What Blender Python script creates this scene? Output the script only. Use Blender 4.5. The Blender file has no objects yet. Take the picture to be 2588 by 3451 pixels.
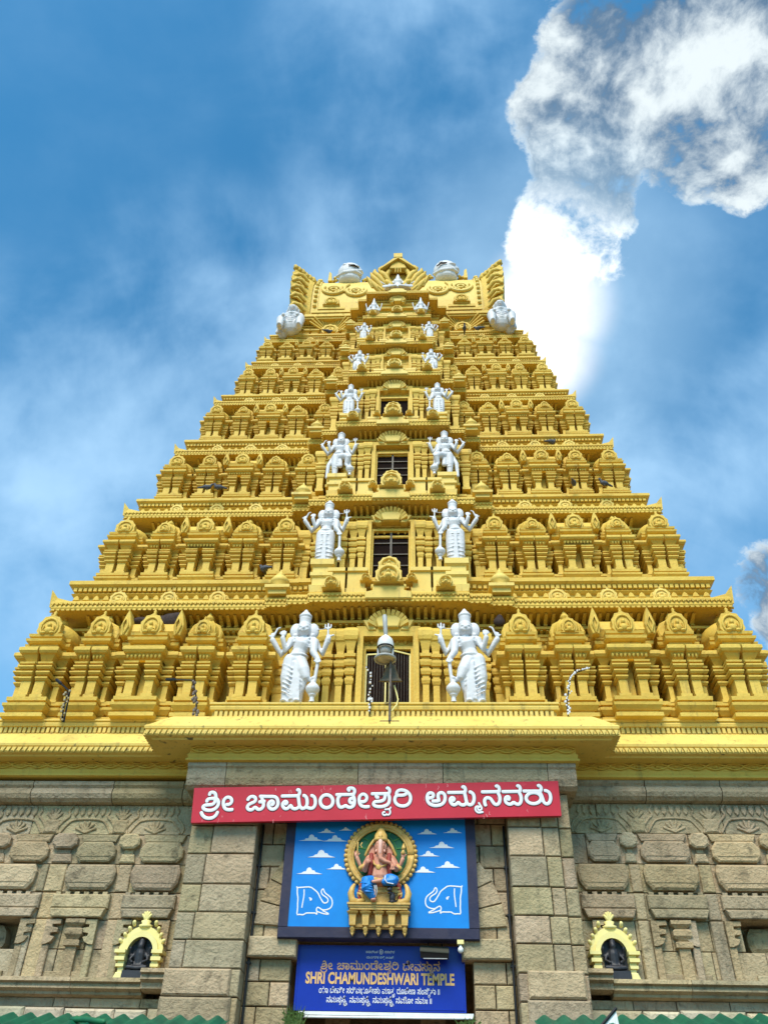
import bpy, bmesh, math, random
from math import sin, cos, pi, radians as R
from mathutils import Vector, Matrix
random.seed(7)
sc = bpy.context.scene
COL = sc.collection

# ------------------------------------------------------------------ camera
cd = bpy.data.cameras.new('camera'); cam = bpy.data.objects.new('camera', cd); COL.objects.link(cam)
YAW, PITCH, ROLL, CX = -0.05881629, 0.68937788, 0.02659558, 1.06784334
fw = Vector((sin(YAW)*cos(PITCH), cos(YAW)*cos(PITCH), sin(PITCH)))
rt = Vector((cos(YAW), -sin(YAW), 0)); up = rt.cross(fw)
rt, up = rt*cos(ROLL)+up*sin(ROLL), up*cos(ROLL)-rt*sin(ROLL)
M3 = Matrix((rt, up, -fw)).transposed()
cam.matrix_world = Matrix.Translation((CX, 0, 1.6)) @ M3.to_4x4()
cd.sensor_fit = 'HORIZONTAL'; cd.sensor_width = 36; cd.lens = 36*2800/2588
cd.clip_start = 0.1; cd.clip_end = 5000
sc.camera = cam

# ------------------------------------------------------------------ world sky
SUN_EL, SUN_AZ = R(52), R(192)     # high in front of the facade, a little to the left (azimuth clockwise from +Y)
class NT:
    def __init__(s, tree): s.t = tree; s.n = tree.nodes; s.l = tree.links
    def new(s, typ, **kw):
        n = s.n.new(typ)
        for k, v in kw.items(): setattr(n, k, v)
        return n
    def put(s, sock, v):
        if isinstance(v, bpy.types.NodeSocket): s.l.new(v, sock)
        elif v is not None: sock.default_value = v
    def math(s, op, a, b=None, clamp=False):
        n = s.new('ShaderNodeMath', operation=op, use_clamp=clamp); s.put(n.inputs[0], a); s.put(n.inputs[1], b); return n.outputs[0]
    def mix(s, f, a, b, bt='MIX'):
        n = s.new('ShaderNodeMix', data_type='RGBA', blend_type=bt)
        s.put(n.inputs[0], f)
        for k, v in ((6, a), (7, b)): s.put(n.inputs[k], (*v, 1) if isinstance(v, tuple) and len(v) == 3 else v)
        return n.outputs[2]
    def ramp(s, v, lo, hi, smooth=True, a=0.0, b=1.0):
        n = s.new('ShaderNodeMapRange', interpolation_type='SMOOTHSTEP' if smooth else 'LINEAR'); s.put(n.inputs[0], v)
        n.inputs[1].default_value = lo; n.inputs[2].default_value = hi; n.inputs[3].default_value = a; n.inputs[4].default_value = b
        return n.outputs[0]
    def noise(s, vec, scale, detail=5, rough=.55, dist=0.0):
        n = s.new('ShaderNodeTexNoise'); s.put(n.inputs['Vector'], vec)
        n.inputs['Scale'].default_value = scale; n.inputs['Detail'].default_value = detail
        n.inputs['Roughness'].default_value = rough; n.inputs['Distortion'].default_value = dist
        return n.outputs['Fac']
    def scaled(s, vec, sx, sy, sz):
        n = s.new('ShaderNodeVectorMath', operation='MULTIPLY'); s.put(n.inputs[0], vec); n.inputs[1].default_value = (sx, sy, sz); return n.outputs[0]
    def dot(s, vec, d):
        n = s.new('ShaderNodeVectorMath', operation='DOT_PRODUCT'); s.put(n.inputs[0], vec); n.inputs[1].default_value = d; return n.outputs['Value']

w = bpy.data.worlds.new('World'); sc.world = w; w.use_nodes = True
t = NT(w.node_tree); t.n.clear()
tc = t.new('ShaderNodeTexCoord').outputs['Generated']
sky = t.new('ShaderNodeTexSky', sky_type='NISHITA'); sky.sun_disc = False
sky.sun_elevation = SUN_EL; sky.sun_rotation = SUN_AZ; sky.altitude = 1000; sky.air_density = 1.0; sky.dust_density = .6; sky.ozone_density = 2.0
SKYK = .10
base = t.mix(1.0, sky.outputs[0], (SKYK*.66, SKYK*1.80, SKYK*1.98), 'MULTIPLY')
def blob(d, deg, soft=.75):
    v = Vector(d).normalized()
    return t.ramp(t.dot(tc, v), cos(R(deg*(1+soft))), cos(R(deg*max(0.0, 1-soft))))
def maxall(ls):
    o = ls[0]
    for x in ls[1:]: o = t.math('MAXIMUM', o, x)
    return o
# thin high wisps
n1 = t.noise(t.scaled(tc, 1.0, 1.5, 1.0), 3.6, 6, .52, .25)
n2 = t.noise(t.scaled(tc, 1.3, .8, 1.0), 9, 5, .55, .2)
nw = t.math('ADD', t.math('MULTIPLY', n1, .75), t.math('MULTIPLY', n2, .25))
wz = maxall([blob((-.229, .609, .76), 6.5, .9), blob((-.405, .701, .588), 9, .9), blob((-.38, .674, .633), 8, .9), blob((-.03, .552, .833), 5.5, .9),
             blob((-.322, .638, .7), 6, .9), blob((.259, .673, .693), 8, .9), blob((.05, .38, .92), 8, .9)])
wd = t.math('MULTIPLY', t.ramp(nw, .36, .70), t.math('ADD', t.math('MULTIPLY', wz, .66), .12))
low = t.ramp(t.dot(tc, (0, 0, 1)), .75, .45)
wd = t.math('ADD', wd, t.math('MULTIPLY', low, .22), True)
skyc = t.mix(wd, base, (.42, .67, .93))
# cumulus bank, with the glare of the hidden sun low on its left edge
cum = maxall([blob(d, r, s) for d, r, s in (
    ((.235, .37, .899), 4.6, .6), ((.300, .36, .884), 4.8, .6), ((.19, .35, .917), 2.8, .8), ((.166, .417, .894), 3.0, .6), ((.285, .435, .854), 2.8, .8),
    ((.331, .434, .838), 2.6, .8), ((.160, .468, .869), 2.0, .7), ((.195, .475, .858), 2.4, .7), ((.167, .503, .848), 3.0, .6), ((.150, .528, .836), 2.5, .6), ((.226, .41, .884), 3.6, .6), ((.184, .54, .822), 2.4, .6), ((.202, .505, .838), 2.0, .7),
    ((.380, .762, .522), 1.9, .9), ((.386, .785, .485), 1.3, .9), ((.33, .31, .889), 3.6, .8))])
warp = t.new('ShaderNodeVectorMath', operation='ADD')
wn = t.new('ShaderNodeTexNoise'); t.put(wn.inputs['Vector'], tc); wn.inputs['Scale'].default_value = 9; wn.inputs['Detail'].default_value = 3
t.l.new(tc, warp.inputs[0]); t.l.new(t.scaled(wn.outputs['Color'], .045, .045, .045), warp.inputs[1])
c1 = t.noise(warp.outputs[0], 11, 12, .62)
c2 = t.noise(warp.outputs[0], 34, 8, .6)
bb = t.noise(tc, 5.5, 2, .5)
dens = t.math('ADD', cum, t.math('MULTIPLY', t.math('SUBTRACT', c1, .5), 3.3))
dens = t.math('ADD', dens, t.math('MULTIPLY', t.math('SUBTRACT', c2, .5), .9))
cov = t.math('MULTIPLY', t.ramp(dens, .40, .80), t.ramp(cum, .02, .3))
sunp = maxall([blob((.142, .540, .830), 2.6, .95), blob((.178, .548, .817), 2.4, .95), blob((.150, .59, .793), 2.6, .95)])
rim = t.math('SUBTRACT', 1.0, t.ramp(dens, .55, 1.05))
v = t.math('ADD', t.math('MULTIPLY', t.math('SUBTRACT', c1, .5), 3.4), t.math('MULTIPLY', t.math('SUBTRACT', bb, .5), 1.0))
v = t.math('ADD', t.math('ADD', v, .40), t.math('MULTIPLY', t.math('SUBTRACT', c2, .5), 1.2))
rim = t.math('MULTIPLY', rim, t.math('SUBTRACT', 1.0, t.ramp(cum, .55, .95)))
v = t.math('MAXIMUM', t.ramp(v, .0, 1.0), t.math('MULTIPLY', rim, .95))
v = t.math('ADD', v, t.math('MULTIPLY', t.ramp(sunp, .0, 1.0, False), t.math('ADD', .05, t.math('MULTIPLY', c1, 1.5))), True)
lit = t.mix(t.ramp(sunp, 0, 1.0), (.72, .80, .83), (1.15, 1.15, 1.12))
cc = t.mix(v, (.10, .185, .30), lit)
fin = t.mix(cov, skyc, cc)
halo = t.math('POWER', t.math('MULTIPLY', maxall([blob((.147, .592, .792), 2.7, .97), blob((.139, .634, .761), 2.5, .97), blob((.134, .662, .738), 1.7, .97)]), t.math('ADD', .62, t.math('MULTIPLY', c1, .75)), True), 1.6)
glow = t.math('MULTIPLY', blob((.145, .60, .787), 7.0, .97), .34)
fin = t.mix(glow, fin, (.52, .78, 1.0))
fin = t.mix(halo, fin, (1.12, 1.13, 1.13))
bg = t.new('ShaderNodeBackground'); t.l.new(fin, bg.inputs[0]); bg.inputs[1].default_value = 1.0
out = t.new('ShaderNodeOutputWorld'); t.l.new(bg.outputs[0], out.inputs[0])
w.cycles.sampling_method = 'MANUAL'; w.cycles.sample_map_resolution = 1024

# ------------------------------------------------------------------ sun, exposure
sl = bpy.data.lights.new('sun', 'SUN'); sl.energy = 3.9; sl.angle = R(30); sl.color = (1, .92, .79)
so = bpy.data.objects.new('sun', sl); COL.objects.link(so)
sd = Vector((sin(SUN_AZ)*cos(SUN_EL), cos(SUN_AZ)*cos(SUN_EL), sin(SUN_EL)))
so.rotation_euler = (-sd).to_track_quat('-Z', 'Y').to_euler(); so.location = (0, -20, 60)
vs = sc.view_settings; vs.view_transform = 'Standard'; vs.look = 'None'; vs.exposure = 0.3; vs.gamma = 1
vs.use_curve_mapping = False
sc.cycles.max_bounces = 6; sc.cycles.diffuse_bounces = 4; sc.cycles.use_adaptive_sampling = True; sc.cycles.adaptive_threshold = .015
sc.cycles.use_denoising = True

# ------------------------------------------------------------------ materials
def mat(name, c1, c2=None, sc1=1.2, rough=.6, bump=.0, bsc=14, c3=None, sc3=6, k3=(.55, .7), tint=False, spec=.3, metal=0, streak=None, dist=.012):
    m = bpy.data.materials.new(name); m.use_nodes = True
    t = NT(m.node_tree); p = t.n['Principled BSDF']
    p.inputs['Roughness'].default_value = rough; p.inputs['Specular IOR Level'].default_value = spec; p.inputs['Metallic'].default_value = metal
    pos = t.new('ShaderNodeNewGeometry').outputs['Position']
    col = (*c1, 1)
    if c2: col = t.mix(t.ramp(t.noise(pos, sc1, 6, .6), .32, .68), c1, c2)
    if c3: col = t.mix(t.ramp(t.noise(pos, sc3, 8, .65, .4), *k3), col if c2 else c1, c3)
    if streak:
        sv = t.noise(t.scaled(pos, 3.5, 3.5, .25), 1.6, 6, .65)
        col = t.mix(t.ramp(sv, .54, .74, a=0, b=streak[1]), col, streak[0])
    if tint:
        a = t.new('ShaderNodeVertexColor', layer_name='tint').outputs[0]
        col = t.mix(1.0, col, a, 'MULTIPLY')
    t.put(p.inputs['Base Color'], col)
    if bump:
        h = t.math('ADD', t.noise(pos, bsc, 6, .6), t.math('MULTIPLY', t.noise(pos, bsc*.28, 3, .5), .8))
        b = t.new('ShaderNodeBump'); b.inputs['Strength'].default_value = bump; b.inputs['Distance'].default_value = dist
        t.l.new(h, b.inputs['Height']); t.l.new(b.outputs[0], p.inputs['Normal'])
    return m
YEL = mat('yellow_paint', (.69, .475, .082), (.61, .39, .055), .45, .62, .55, 11, c3=(.40, .25, .04), sc3=2.6, k3=(.55, .80), streak=((.28, .195, .05), .55), dist=.03)
YEL2 = mat('pale_yellow_paint', (.74, .55, .14), (.69, .475, .10), .6, .6, .35, 9, c3=(.30, .235, .08), sc3=3.2, k3=(.60, .78), streak=((.25, .2, .08), .45), dist=.02)
EAV = mat('weathered_eaves_paint', (.74, .55, .14), (.69, .475, .10), .6, .6, .35, 9, c3=(.13, .105, .045), sc3=4.5, k3=(.60, .70), streak=((.22, .17, .06), .6), dist=.02)
CREAM = mat('cream_paint', (.80, .70, .30), (.75, .64, .23), 2, .55, .2, 18)
WHT = mat('white_statue_paint', (.65, .64, .645), (.59, .58, .585), 2.5, .55, .25, 16, c3=(.40, .34, .26), sc3=2.6, k3=(.60, .84), dist=.015)
STONE = mat('granite', (.44, .345, .21), (.36, .28, .165), 1.6, .85, 1.0, 16, c3=(.17, .135, .08), sc3=4.2, k3=(.50, .76), tint=True, streak=((.13, .115, .07), .6), dist=.05)
STONE2 = mat('pale_rubble', (.56, .49, .33), (.43, .37, .24), 2.5, .9, 1.0, 9, c3=(.28, .24, .15), sc3=7, k3=(.52, .75), tint=True, dist=.05)
DARK = mat('dark_opening', (.02, .016, .012), (.03, .022, .016), 3, .8)
MESHM = mat('dark_mesh', (.010, .006, .005), (.016, .009, .007), 25, .9, spec=.05)
BLK = mat('black_stone', (.012, .013, .017), (.02, .02, .026), 6, .55, .3, 12, spec=.5)
REDS = mat('red_sign_paint', (.50, .016, .036), (.45, .014, .030), 1.2, .42, .15, 20, c3=(.60, .05, .075), sc3=5, k3=(.6, .8))
LET = mat('white_lettering', (.72, .72, .74), None, 1, .5)
NAVY = mat('navy_painted_frame', (.022, .024, .055), (.035, .033, .06), 3, .7, .5, 12, dist=.02)
BLUE = mat('sky_blue_mural_paint', (.0, .215, .64), (.0, .185, .57), 1.6, .5, .12, 14)
BOARD = mat('blue_board', (.006, .028, .34), (.006, .022, .28), .8, .3, 0)
GOLDL = mat('gold_lettering', (.80, .47, .17), None, 1, .5)
TANL = mat('tan_lettering', (.60, .34, .18), None, 1, .5)
GOLD = mat('gold_paint', (.66, .42, .12), (.50, .30, .07), 7, .42, .4, 22, c3=(.80, .60, .26), sc3=14, k3=(.55, .75))
GRN = mat('dark_green_paint', (.012, .10, .045), (.02, .16, .06), 5, .5)
SKIN = mat('pink_statue_skin', (.62, .30, .20), (.52, .21, .13), 6, .5, .2, 20)
PINK = mat('pale_pink_statue_skin', (.74, .45, .36), (.66, .36, .28), 8, .5, .2, 20)
MAROON = mat('maroon_cloth_paint', (.22, .03, .025), (.32, .05, .03), 6, .55)
CLOTH = mat('blue_cloth_paint', (.01, .16, .52), (.02, .24, .62), 9, .45)
MET = mat('grey_metal', (.42, .43, .42), (.30, .30, .28), 5, .5, .1, 18, c3=(.2, .15, .1), sc3=9, k3=(.6, .8), spec=.5)
WBAR = mat('dull_window_bars', (.16, .14, .11), (.10, .085, .07), 6, .6)
RUST = mat('rusty_steel', (.11, .08, .06), (.20, .16, .13), 8, .7, .2, 20)
WMET = mat('white_enamel', (.78, .79, .78), (.66, .66, .62), 5, .4, c3=(.45, .40, .33), sc3=7, k3=(.62, .8))
GLASS = mat('frosted_glass', (.42, .38, .32), (.32, .28, .22), 8, .25, spec=.6)
BLACK = mat('black_plastic', (.014, .014, .015), None, 1, .45)
GSHEET = mat('green_roof_sheet', (.004, .085, .045), (.007, .125, .06), 3, .5, .1, 14, c3=(.04, .08, .05), sc3=5, k3=(.58, .8))
BIRD = mat('pigeon_feathers', (.05, .05, .055), (.09, .09, .10), 14, .7)
HIVE = mat('dark_honeycomb', (.022, .014, .012), (.05, .03, .025), 20, .8, .8, 40)
LEAF = mat('plant_leaf', (.05, .10, .02), (.09, .14, .03), 14, .6)
PAVE = mat('paved_ground', (.25, .155, .082), (.20, .125, .068), .4, .9)

# ------------------------------------------------------------------ mesh builder
class MB:
    def __init__(s): s.v = []; s.f = []; s.mi = []; s.sm = []; s.ti = []; s.tint = 1.0; s.m = 0
    def add(s, vs, fs, smooth=False):
        o = len(s.v); s.v += [tuple(p) for p in vs]
        for f in fs:
            s.f.append(tuple(i+o for i in f)); s.mi.append(s.m); s.sm.append(smooth); s.ti.append(s.tint)
    def box(s, x0, x1, y0, y1, z0, z1, ch=0):
        if ch:   # front edges chamfered (front is -y)
            s.add([(x0, y1, z0), (x1, y1, z0), (x1, y1, z1), (x0, y1, z1), (x0, y0+ch, z0), (x1, y0+ch, z0), (x1, y0+ch, z1), (x0, y0+ch, z1),
                   (x0+ch, y0, z0+ch), (x1-ch, y0, z0+ch), (x1-ch, y0, z1-ch), (x0+ch, y0, z1-ch)],
                  [(0, 3, 2, 1), (0, 1, 5, 4), (1, 2, 6, 5), (2, 3, 7, 6), (3, 0, 4, 7), (4, 5, 9, 8), (5, 6, 10, 9), (6, 7, 11, 10), (7, 4, 8, 11), (8, 9, 10, 11)])
        else:
            s.add([(x0, y0, z0), (x1, y0, z0), (x1, y1, z0), (x0, y1, z0), (x0, y0, z1), (x1, y0, z1), (x1, y1, z1), (x0, y1, z1)],
                  [(0, 3, 2, 1), (4, 5, 6, 7), (0, 1, 5, 4), (1, 2, 6, 5), (2, 3, 7, 6), (3, 0, 4, 7)])
    def hexa(s, p):   # 8 free corners, bottom ring then top ring
        s.add(p, [(0, 3, 2, 1), (4, 5, 6, 7), (0, 1, 5, 4), (1, 2, 6, 5), (2, 3, 7, 6), (3, 0, 4, 7)])
    def stack(s, x0, x1, y0, y1, prof, kl=1, kr=1, kf=1, kb=0):
        n = len(prof); vs = []
        for z, o in prof: vs += [(x0-kl*o, y0-kf*o, z), (x1+kr*o, y0-kf*o, z), (x1+kr*o, y1+kb*o, z), (x0-kl*o, y1+kb*o, z)]
        fs = [(3, 2, 1, 0), tuple(4*(n-1)+i for i in range(4))]
        for k in range(n-1):
            for i in range(4):
                j = (i+1) % 4; fs.append((4*k+i, 4*k+j, 4*k+4+j, 4*k+4+i))
        s.add(vs, fs)
    def prism(s, poly, y0, y1, bev=0):    # outline in XZ, front y0 (< y1), optional inset front
        n = len(poly)
        if bev:
            cx = sum(p[0] for p in poly)/n; cz = sum(p[1] for p in poly)/n
            wx = max(abs(p[0]-cx) for p in poly) or 1; wz = max(abs(p[1]-cz) for p in poly) or 1
            inn = [(cx+(p[0]-cx)*(1-bev/wx), cz+(p[1]-cz)*(1-bev/wz)) for p in poly]
            vs = [(x, y1, z) for x, z in poly]+[(x, y0+bev*.8, z) for x, z in poly]+[(x, y0, z) for x, z in inn]
            fs = [tuple(range(n)), tuple(range(3*n-1, 2*n-1, -1))]
            for r in (0, n):
                for i in range(n): j = (i+1) % n; fs.append((r+i, r+j, r+n+j, r+n+i))
        else:
            vs = [(x, y1, z) for x, z in poly]+[(x, y0, z) for x, z in poly]
            fs = [tuple(range(n)), tuple(range(2*n-1, n-1, -1))]
            for i in range(n): j = (i+1) % n; fs.append((i, j, n+j, n+i))
        s.add(vs, fs)
    def extx(s, prof, x0, x1):   # closed outline in (y,z), extruded along x
        n = len(prof); vs = [(x0, y, z) for y, z in prof]+[(x1, y, z) for y, z in prof]
        fs = [tuple(range(n-1, -1, -1)), tuple(range(n, 2*n))]
        for i in range(n): j = (i+1) % n; fs.append((i, j, n+j, n+i))
        s.add(vs, fs)
    def sweep(s, path, prof):    # mitred moulding round a rectilinear plan path
        n = len(path); nr = []
        for i in range(n-1):
            dx, dy = path[i+1][0]-path[i][0], path[i+1][1]-path[i][1]; l = math.hypot(dx, dy); nr.append((dy/l, -dx/l))
        vs = []
        for o, z in prof:
            for i in range(n):
                if i == 0: k = nr[0]
                elif i == n-1: k = nr[-1]
                else: k = (nr[i-1][0]+nr[i][0], nr[i-1][1]+nr[i][1])
                vs.append((path[i][0]+k[0]*o, path[i][1]+k[1]*o, z))
        fs = []
        for k in range(len(prof)-1):
            for i in range(n-1): fs.append((k*n+i, k*n+i+1, (k+1)*n+i+1, (k+1)*n+i))
        s.add(vs, fs)
    def lathe(s, prof, c, seg=14, ky=1.0, arc=None, smooth=True):
        vs = []; n = len(prof)
        for r, z in prof:
            for i in range(seg):
                a = 2*pi*i/seg; vs.append((c[0]+r*cos(a), c[1]+ky*r*sin(a), c[2]+z))
        fs = [tuple(range(seg-1, -1, -1)), tuple((n-1)*seg+i for i in range(seg))]
        for k in range(n-1):
            for i in range(seg): j = (i+1) % seg; fs.append((k*seg+i, k*seg+j, (k+1)*seg+j, (k+1)*seg+i))
        s.add(vs, fs, smooth)
    def ell(s, c, r, u=12, v=8, rot=None):
        vs = []
        for k in range(v+1):
            a = pi*k/v
            for i in range(u):
                b = 2*pi*i/u; p = Vector((r[0]*sin(a)*cos(b), r[1]*sin(a)*sin(b), -r[2]*cos(a)))
                if rot is not None: p = rot @ p
                vs.append((c[0]+p.x, c[1]+p.y, c[2]+p.z))
        fs = []
        for k in range(v):
            for i in range(u): j = (i+1) % u; fs.append((k*u+i, k*u+j, (k+1)*u+j, (k+1)*u+i))
        s.add(vs, fs, True)
    def tube(s, pts, rad, seg=8, cap=True, smooth=True):
        pts = [Vector(p) for p in pts]; n = len(pts)
        if not isinstance(rad, (list, tuple)): rad = [rad]*n
        rings = []; rr = list(rad); pp = list(pts)
        if cap:
            d0 = (pts[0]-pts[1]).normalized(); d1 = (pts[-1]-pts[-2]).normalized()
            pp = [pts[0]+d0*rad[0]*.95, pts[0]+d0*rad[0]*.6]+pp+[pts[-1]+d1*rad[-1]*.6, pts[-1]+d1*rad[-1]*.95]
            rr = [rad[0]*.25, rad[0]*.8]+rr+[rad[-1]*.8, rad[-1]*.25]
        n = len(pp); vs = []; up = None
        for i in range(n):
            d = (pp[min(i+1, n-1)]-pp[max(i-1, 0)]).normalized()
            if up is None: up = d.orthogonal().normalized()
            up = (up-d*up.dot(d)); up = up.normalized() if up.length > 1e-6 else d.orthogonal().normalized()
            b = d.cross(up)
            for k in range(seg):
                a = 2*pi*k/seg; vs.append(pp[i]+(up*cos(a)+b*sin(a))*rr[i])
        fs = [tuple(range(seg-1, -1, -1)), tuple((n-1)*seg+i for i in range(seg))]
        for k in range(n-1):
            for i in range(seg): j = (i+1) % seg; fs.append((k*seg+i, k*seg+j, (k+1)*seg+j, (k+1)*seg+i))
        s.add(vs, fs, smooth)
    def stroke(s, pts, wd, y, dep, closed=False, it=2):   # a raised painted line on a wall plane
        p = [Vector((a, b)) for a, b in pts]
        for _ in range(it):
            q = [p[0]]
            for i in range(len(p)-1): q += [p[i]*.75+p[i+1]*.25, p[i]*.25+p[i+1]*.75]
            q.append(p[-1]); p = q
        p = [p[i] for i in range(len(p)) if i == 0 or (p[i]-p[i-1]).length > 1e-4]
        d0 = (p[0]-p[1]).normalized(); d1 = (p[-1]-p[-2]).normalized(); h = wd/2
        pp = [p[0]+d0*h*.6, p[0]+d0*h*.4]+p+[p[-1]+d1*h*.4, p[-1]+d1*h*.6]; ww = [.35, .8]+[1]*len(p)+[.8, .35]
        sec = [(-1, 0), (-.9, .75), (-.45, .96), (0, 1), (.45, .96), (.9, .75), (1, 0)]; m = len(sec); vs = []
        for i in range(len(pp)):
            d = (pp[min(i+1, len(pp)-1)]-pp[max(i-1, 0)]).normalized(); nn = Vector((-d.y, d.x))
            for a, b in sec: q = pp[i]+nn*a*h*ww[i]; vs.append((q.x, y-b*dep, q.y))
        fs = []
        for i in range(len(pp)-1):
            for k in range(m-1): fs.append((i*m+k, i*m+k+1, (i+1)*m+k+1, (i+1)*m+k))
        fs += [tuple(range(m)), tuple((len(pp)-1)*m+k for k in range(m-1, -1, -1))]
        s.add(vs, fs)
    def mesh(s, name, mats, org=(0, 0, 0)):
        me = bpy.data.meshes.new(name)
        me.from_pydata([(a-org[0], b-org[1], c-org[2]) for a, b, c in s.v], [], s.f)
        for m in (mats if isinstance(mats, (list, tuple)) else [mats]): me.materials.append(m)
        me.polygons.foreach_set('material_index', s.mi); me.polygons.foreach_set('use_smooth', s.sm)
        ca = me.color_attributes.new('tint', 'FLOAT_COLOR', 'CORNER')
        vals = []
        for p, ti in zip(me.polygons, s.ti):
            c = ti if isinstance(ti, tuple) else (ti, ti, ti)
            vals += [*c, 1.0]*p.loop_total
        ca.data.foreach_set('color', vals)
        me.update(); return me
    def build(s, name, mats, parent=None, org=(0, 0, 0)):
        return link(name, s.mesh(name, mats, org), parent)
def link(name, me, parent=None):
    o = bpy.data.objects.new(name, me); COL.objects.link(o); o.parent = parent; return o
def tag(o, label=None, cat=None, group=None, kind=None):
    for k, v in (('label', label), ('category', cat), ('group', group), ('kind', kind)):
        if v: o[k] = v
    return o
def thing(name, label, cat, loc=(0, 0, 0), group=None):
    o = bpy.data.objects.new(name, None); COL.objects.link(o); o.location = loc; o.empty_display_size = .3
    return tag(o, label, cat, group)
def remesh(mb, name, voxel, m, org=(0, 0, 0), smooth=2):
    o = bpy.data.objects.new('tmp', mb.mesh('tmp', m, org)); COL.objects.link(o)
    r = o.modifiers.new('r', 'REMESH'); r.mode = 'VOXEL'; r.voxel_size = voxel; r.use_smooth_shade = True
    if smooth: q = o.modifiers.new('s', 'SMOOTH'); q.iterations = smooth; q.factor = .5
    dg = bpy.context.evaluated_depsgraph_get(); me = bpy.data.meshes.new_from_object(o.evaluated_get(dg)); me.name = name
    old = o.data; bpy.data.objects.remove(o); bpy.data.meshes.remove(old)
    if not me.materials: me.materials.append(m)
    return me
def tnt(v=.2):
    a = 1+random.uniform(-v, v); return (a*(1+random.uniform(-.05, .07)), a, a*(1+random.uniform(-.10, .10)))

# ------------------------------------------------------------------ ground
g = MB(); g.add([(-300, -300, 0), (300, -300, 0), (300, 300, 0), (-300, 300, 0)], [(0, 1, 2, 3)])
tag(g.build('ground', PAVE), kind='structure')

# ================================================================== the yellow tower
XC = .10                                         # centre line of the doorway bay
ORG = (0.0, 20.0, 11.05)
TW = [9.73, 8.72, 7.83, 7.02, 6.24, 5.74, 5.15]  # half width at the cornice lips
TY = [20.0, 20.81, 21.52, 22.16, 22.81, 23.19, 23.55]
TC = [14.87, 18.95, 22.41, 25.66, 28.52, 30.69, 32.75]
TB = [11.05, 15.75, 19.65, 23.1, 26.2, 28.95, 31.2]
BY = [19.62, 20.07, 20.2, 20.8, 21.65, 22.0, 22.25]   # lip of the projecting bay
BH = [2.26, 2.06, 1.94, 1.73, 1.5, 1.44, 1.38]
S = [w_/9.73 for w_ in TW]
NAMES = ['first', 'second', 'third', 'fourth', 'fifth', 'sixth', 'seventh']
tower = thing('temple_tower', 'tall tapering yellow temple tower of seven carved storeys above the stone gateway', 'temple tower', ORG)

def plan(i, wx=None, dy=0.0, back=0.0):
    w_ = wx if wx else TW[i]; ys = TY[i]+dy; p = TY[i]-BY[i]; h = BH[i]; yb = 31-(ys-20)
    y1, y2, y3 = (min(ys-.02*k, y+back) for k, y in ((1, ys-.35*p), (2, ys-.7*p), (3, ys-p)))
    return [(-w_, yb), (-w_, ys), (XC-h*1.56, ys), (XC-h*1.56, y1), (XC-h*1.28, y1), (XC-h*1.28, y2), (XC-h, y2), (XC-h, y3),
            (XC+h, y3), (XC+h, y2), (XC+h*1.28, y2), (XC+h*1.28, y1), (XC+h*1.56, y1), (XC+h*1.56, ys), (w_, ys), (w_, yb)]
def along(path, off, pitch, fn, back=26):
    # call fn(x, y, nx, ny) at even steps along every plan segment offset by off
    n = len(path)
    nr = []
    for i in range(n-1):
        dx, dy = path[i+1][0]-path[i][0], path[i+1][1]-path[i][1]; l = math.hypot(dx, dy); nr.append((dy/l, -dx/l))
    pts = []
    for i in range(n):
        k = nr[0] if i == 0 else nr[-1] if i == n-1 else (nr[i-1][0]+nr[i][0], nr[i-1][1]+nr[i][1])
        pts.append((path[i][0]+k[0]*off, path[i][1]+k[1]*off))
    for i in range(n-1):
        a, b = pts[i], pts[i+1]; l = math.hypot(b[0]-a[0], b[1]-a[1]); m = max(1, round(l/pitch))
        d = ((b[0]-a[0])/l, (b[1]-a[1])/l)
        if (d[0]*(path[i+1][0]-path[i][0])+d[1]*(path[i+1][1]-path[i][1])) <= 0: continue
        for k in range(m):
            q = (k+.5)/m; x, y = a[0]+(b[0]-a[0])*q, a[1]+(b[1]-a[1])*q
            if y > back: continue
            fn(x, y, nr[i])
def bracket(mb, x, y, n, wd, ln, z0, z1):
    # small curved bracket standing out along the plan normal n
    tx, ty = -n[1], n[0]; h = wd/2
    def P(a, o, z): return (x+tx*a+n[0]*o, y+ty*a+n[1]*o, z)
    zm = z0+(z1-z0)*.45
    mb.add([P(-h, 0, z0), P(h, 0, z0), P(h, ln*.55, z0+.02), P(-h, ln*.55, z0+.02), P(h, ln*.45, zm), P(-h, ln*.45, zm), P(h*.8, ln, z1-.03), P(-h*.8, ln, z1-.03), P(h*.8, ln, z1), P(-h*.8, ln, z1), P(h, 0, z1), P(-h, 0, z1)],
           [(0, 1, 2, 3), (3, 2, 4, 5), (5, 4, 6, 7), (7, 6, 8, 9), (0, 3, 5, 11), (5, 7, 9, 11), (1, 10, 4, 2), (4, 10, 8, 6)])

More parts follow.
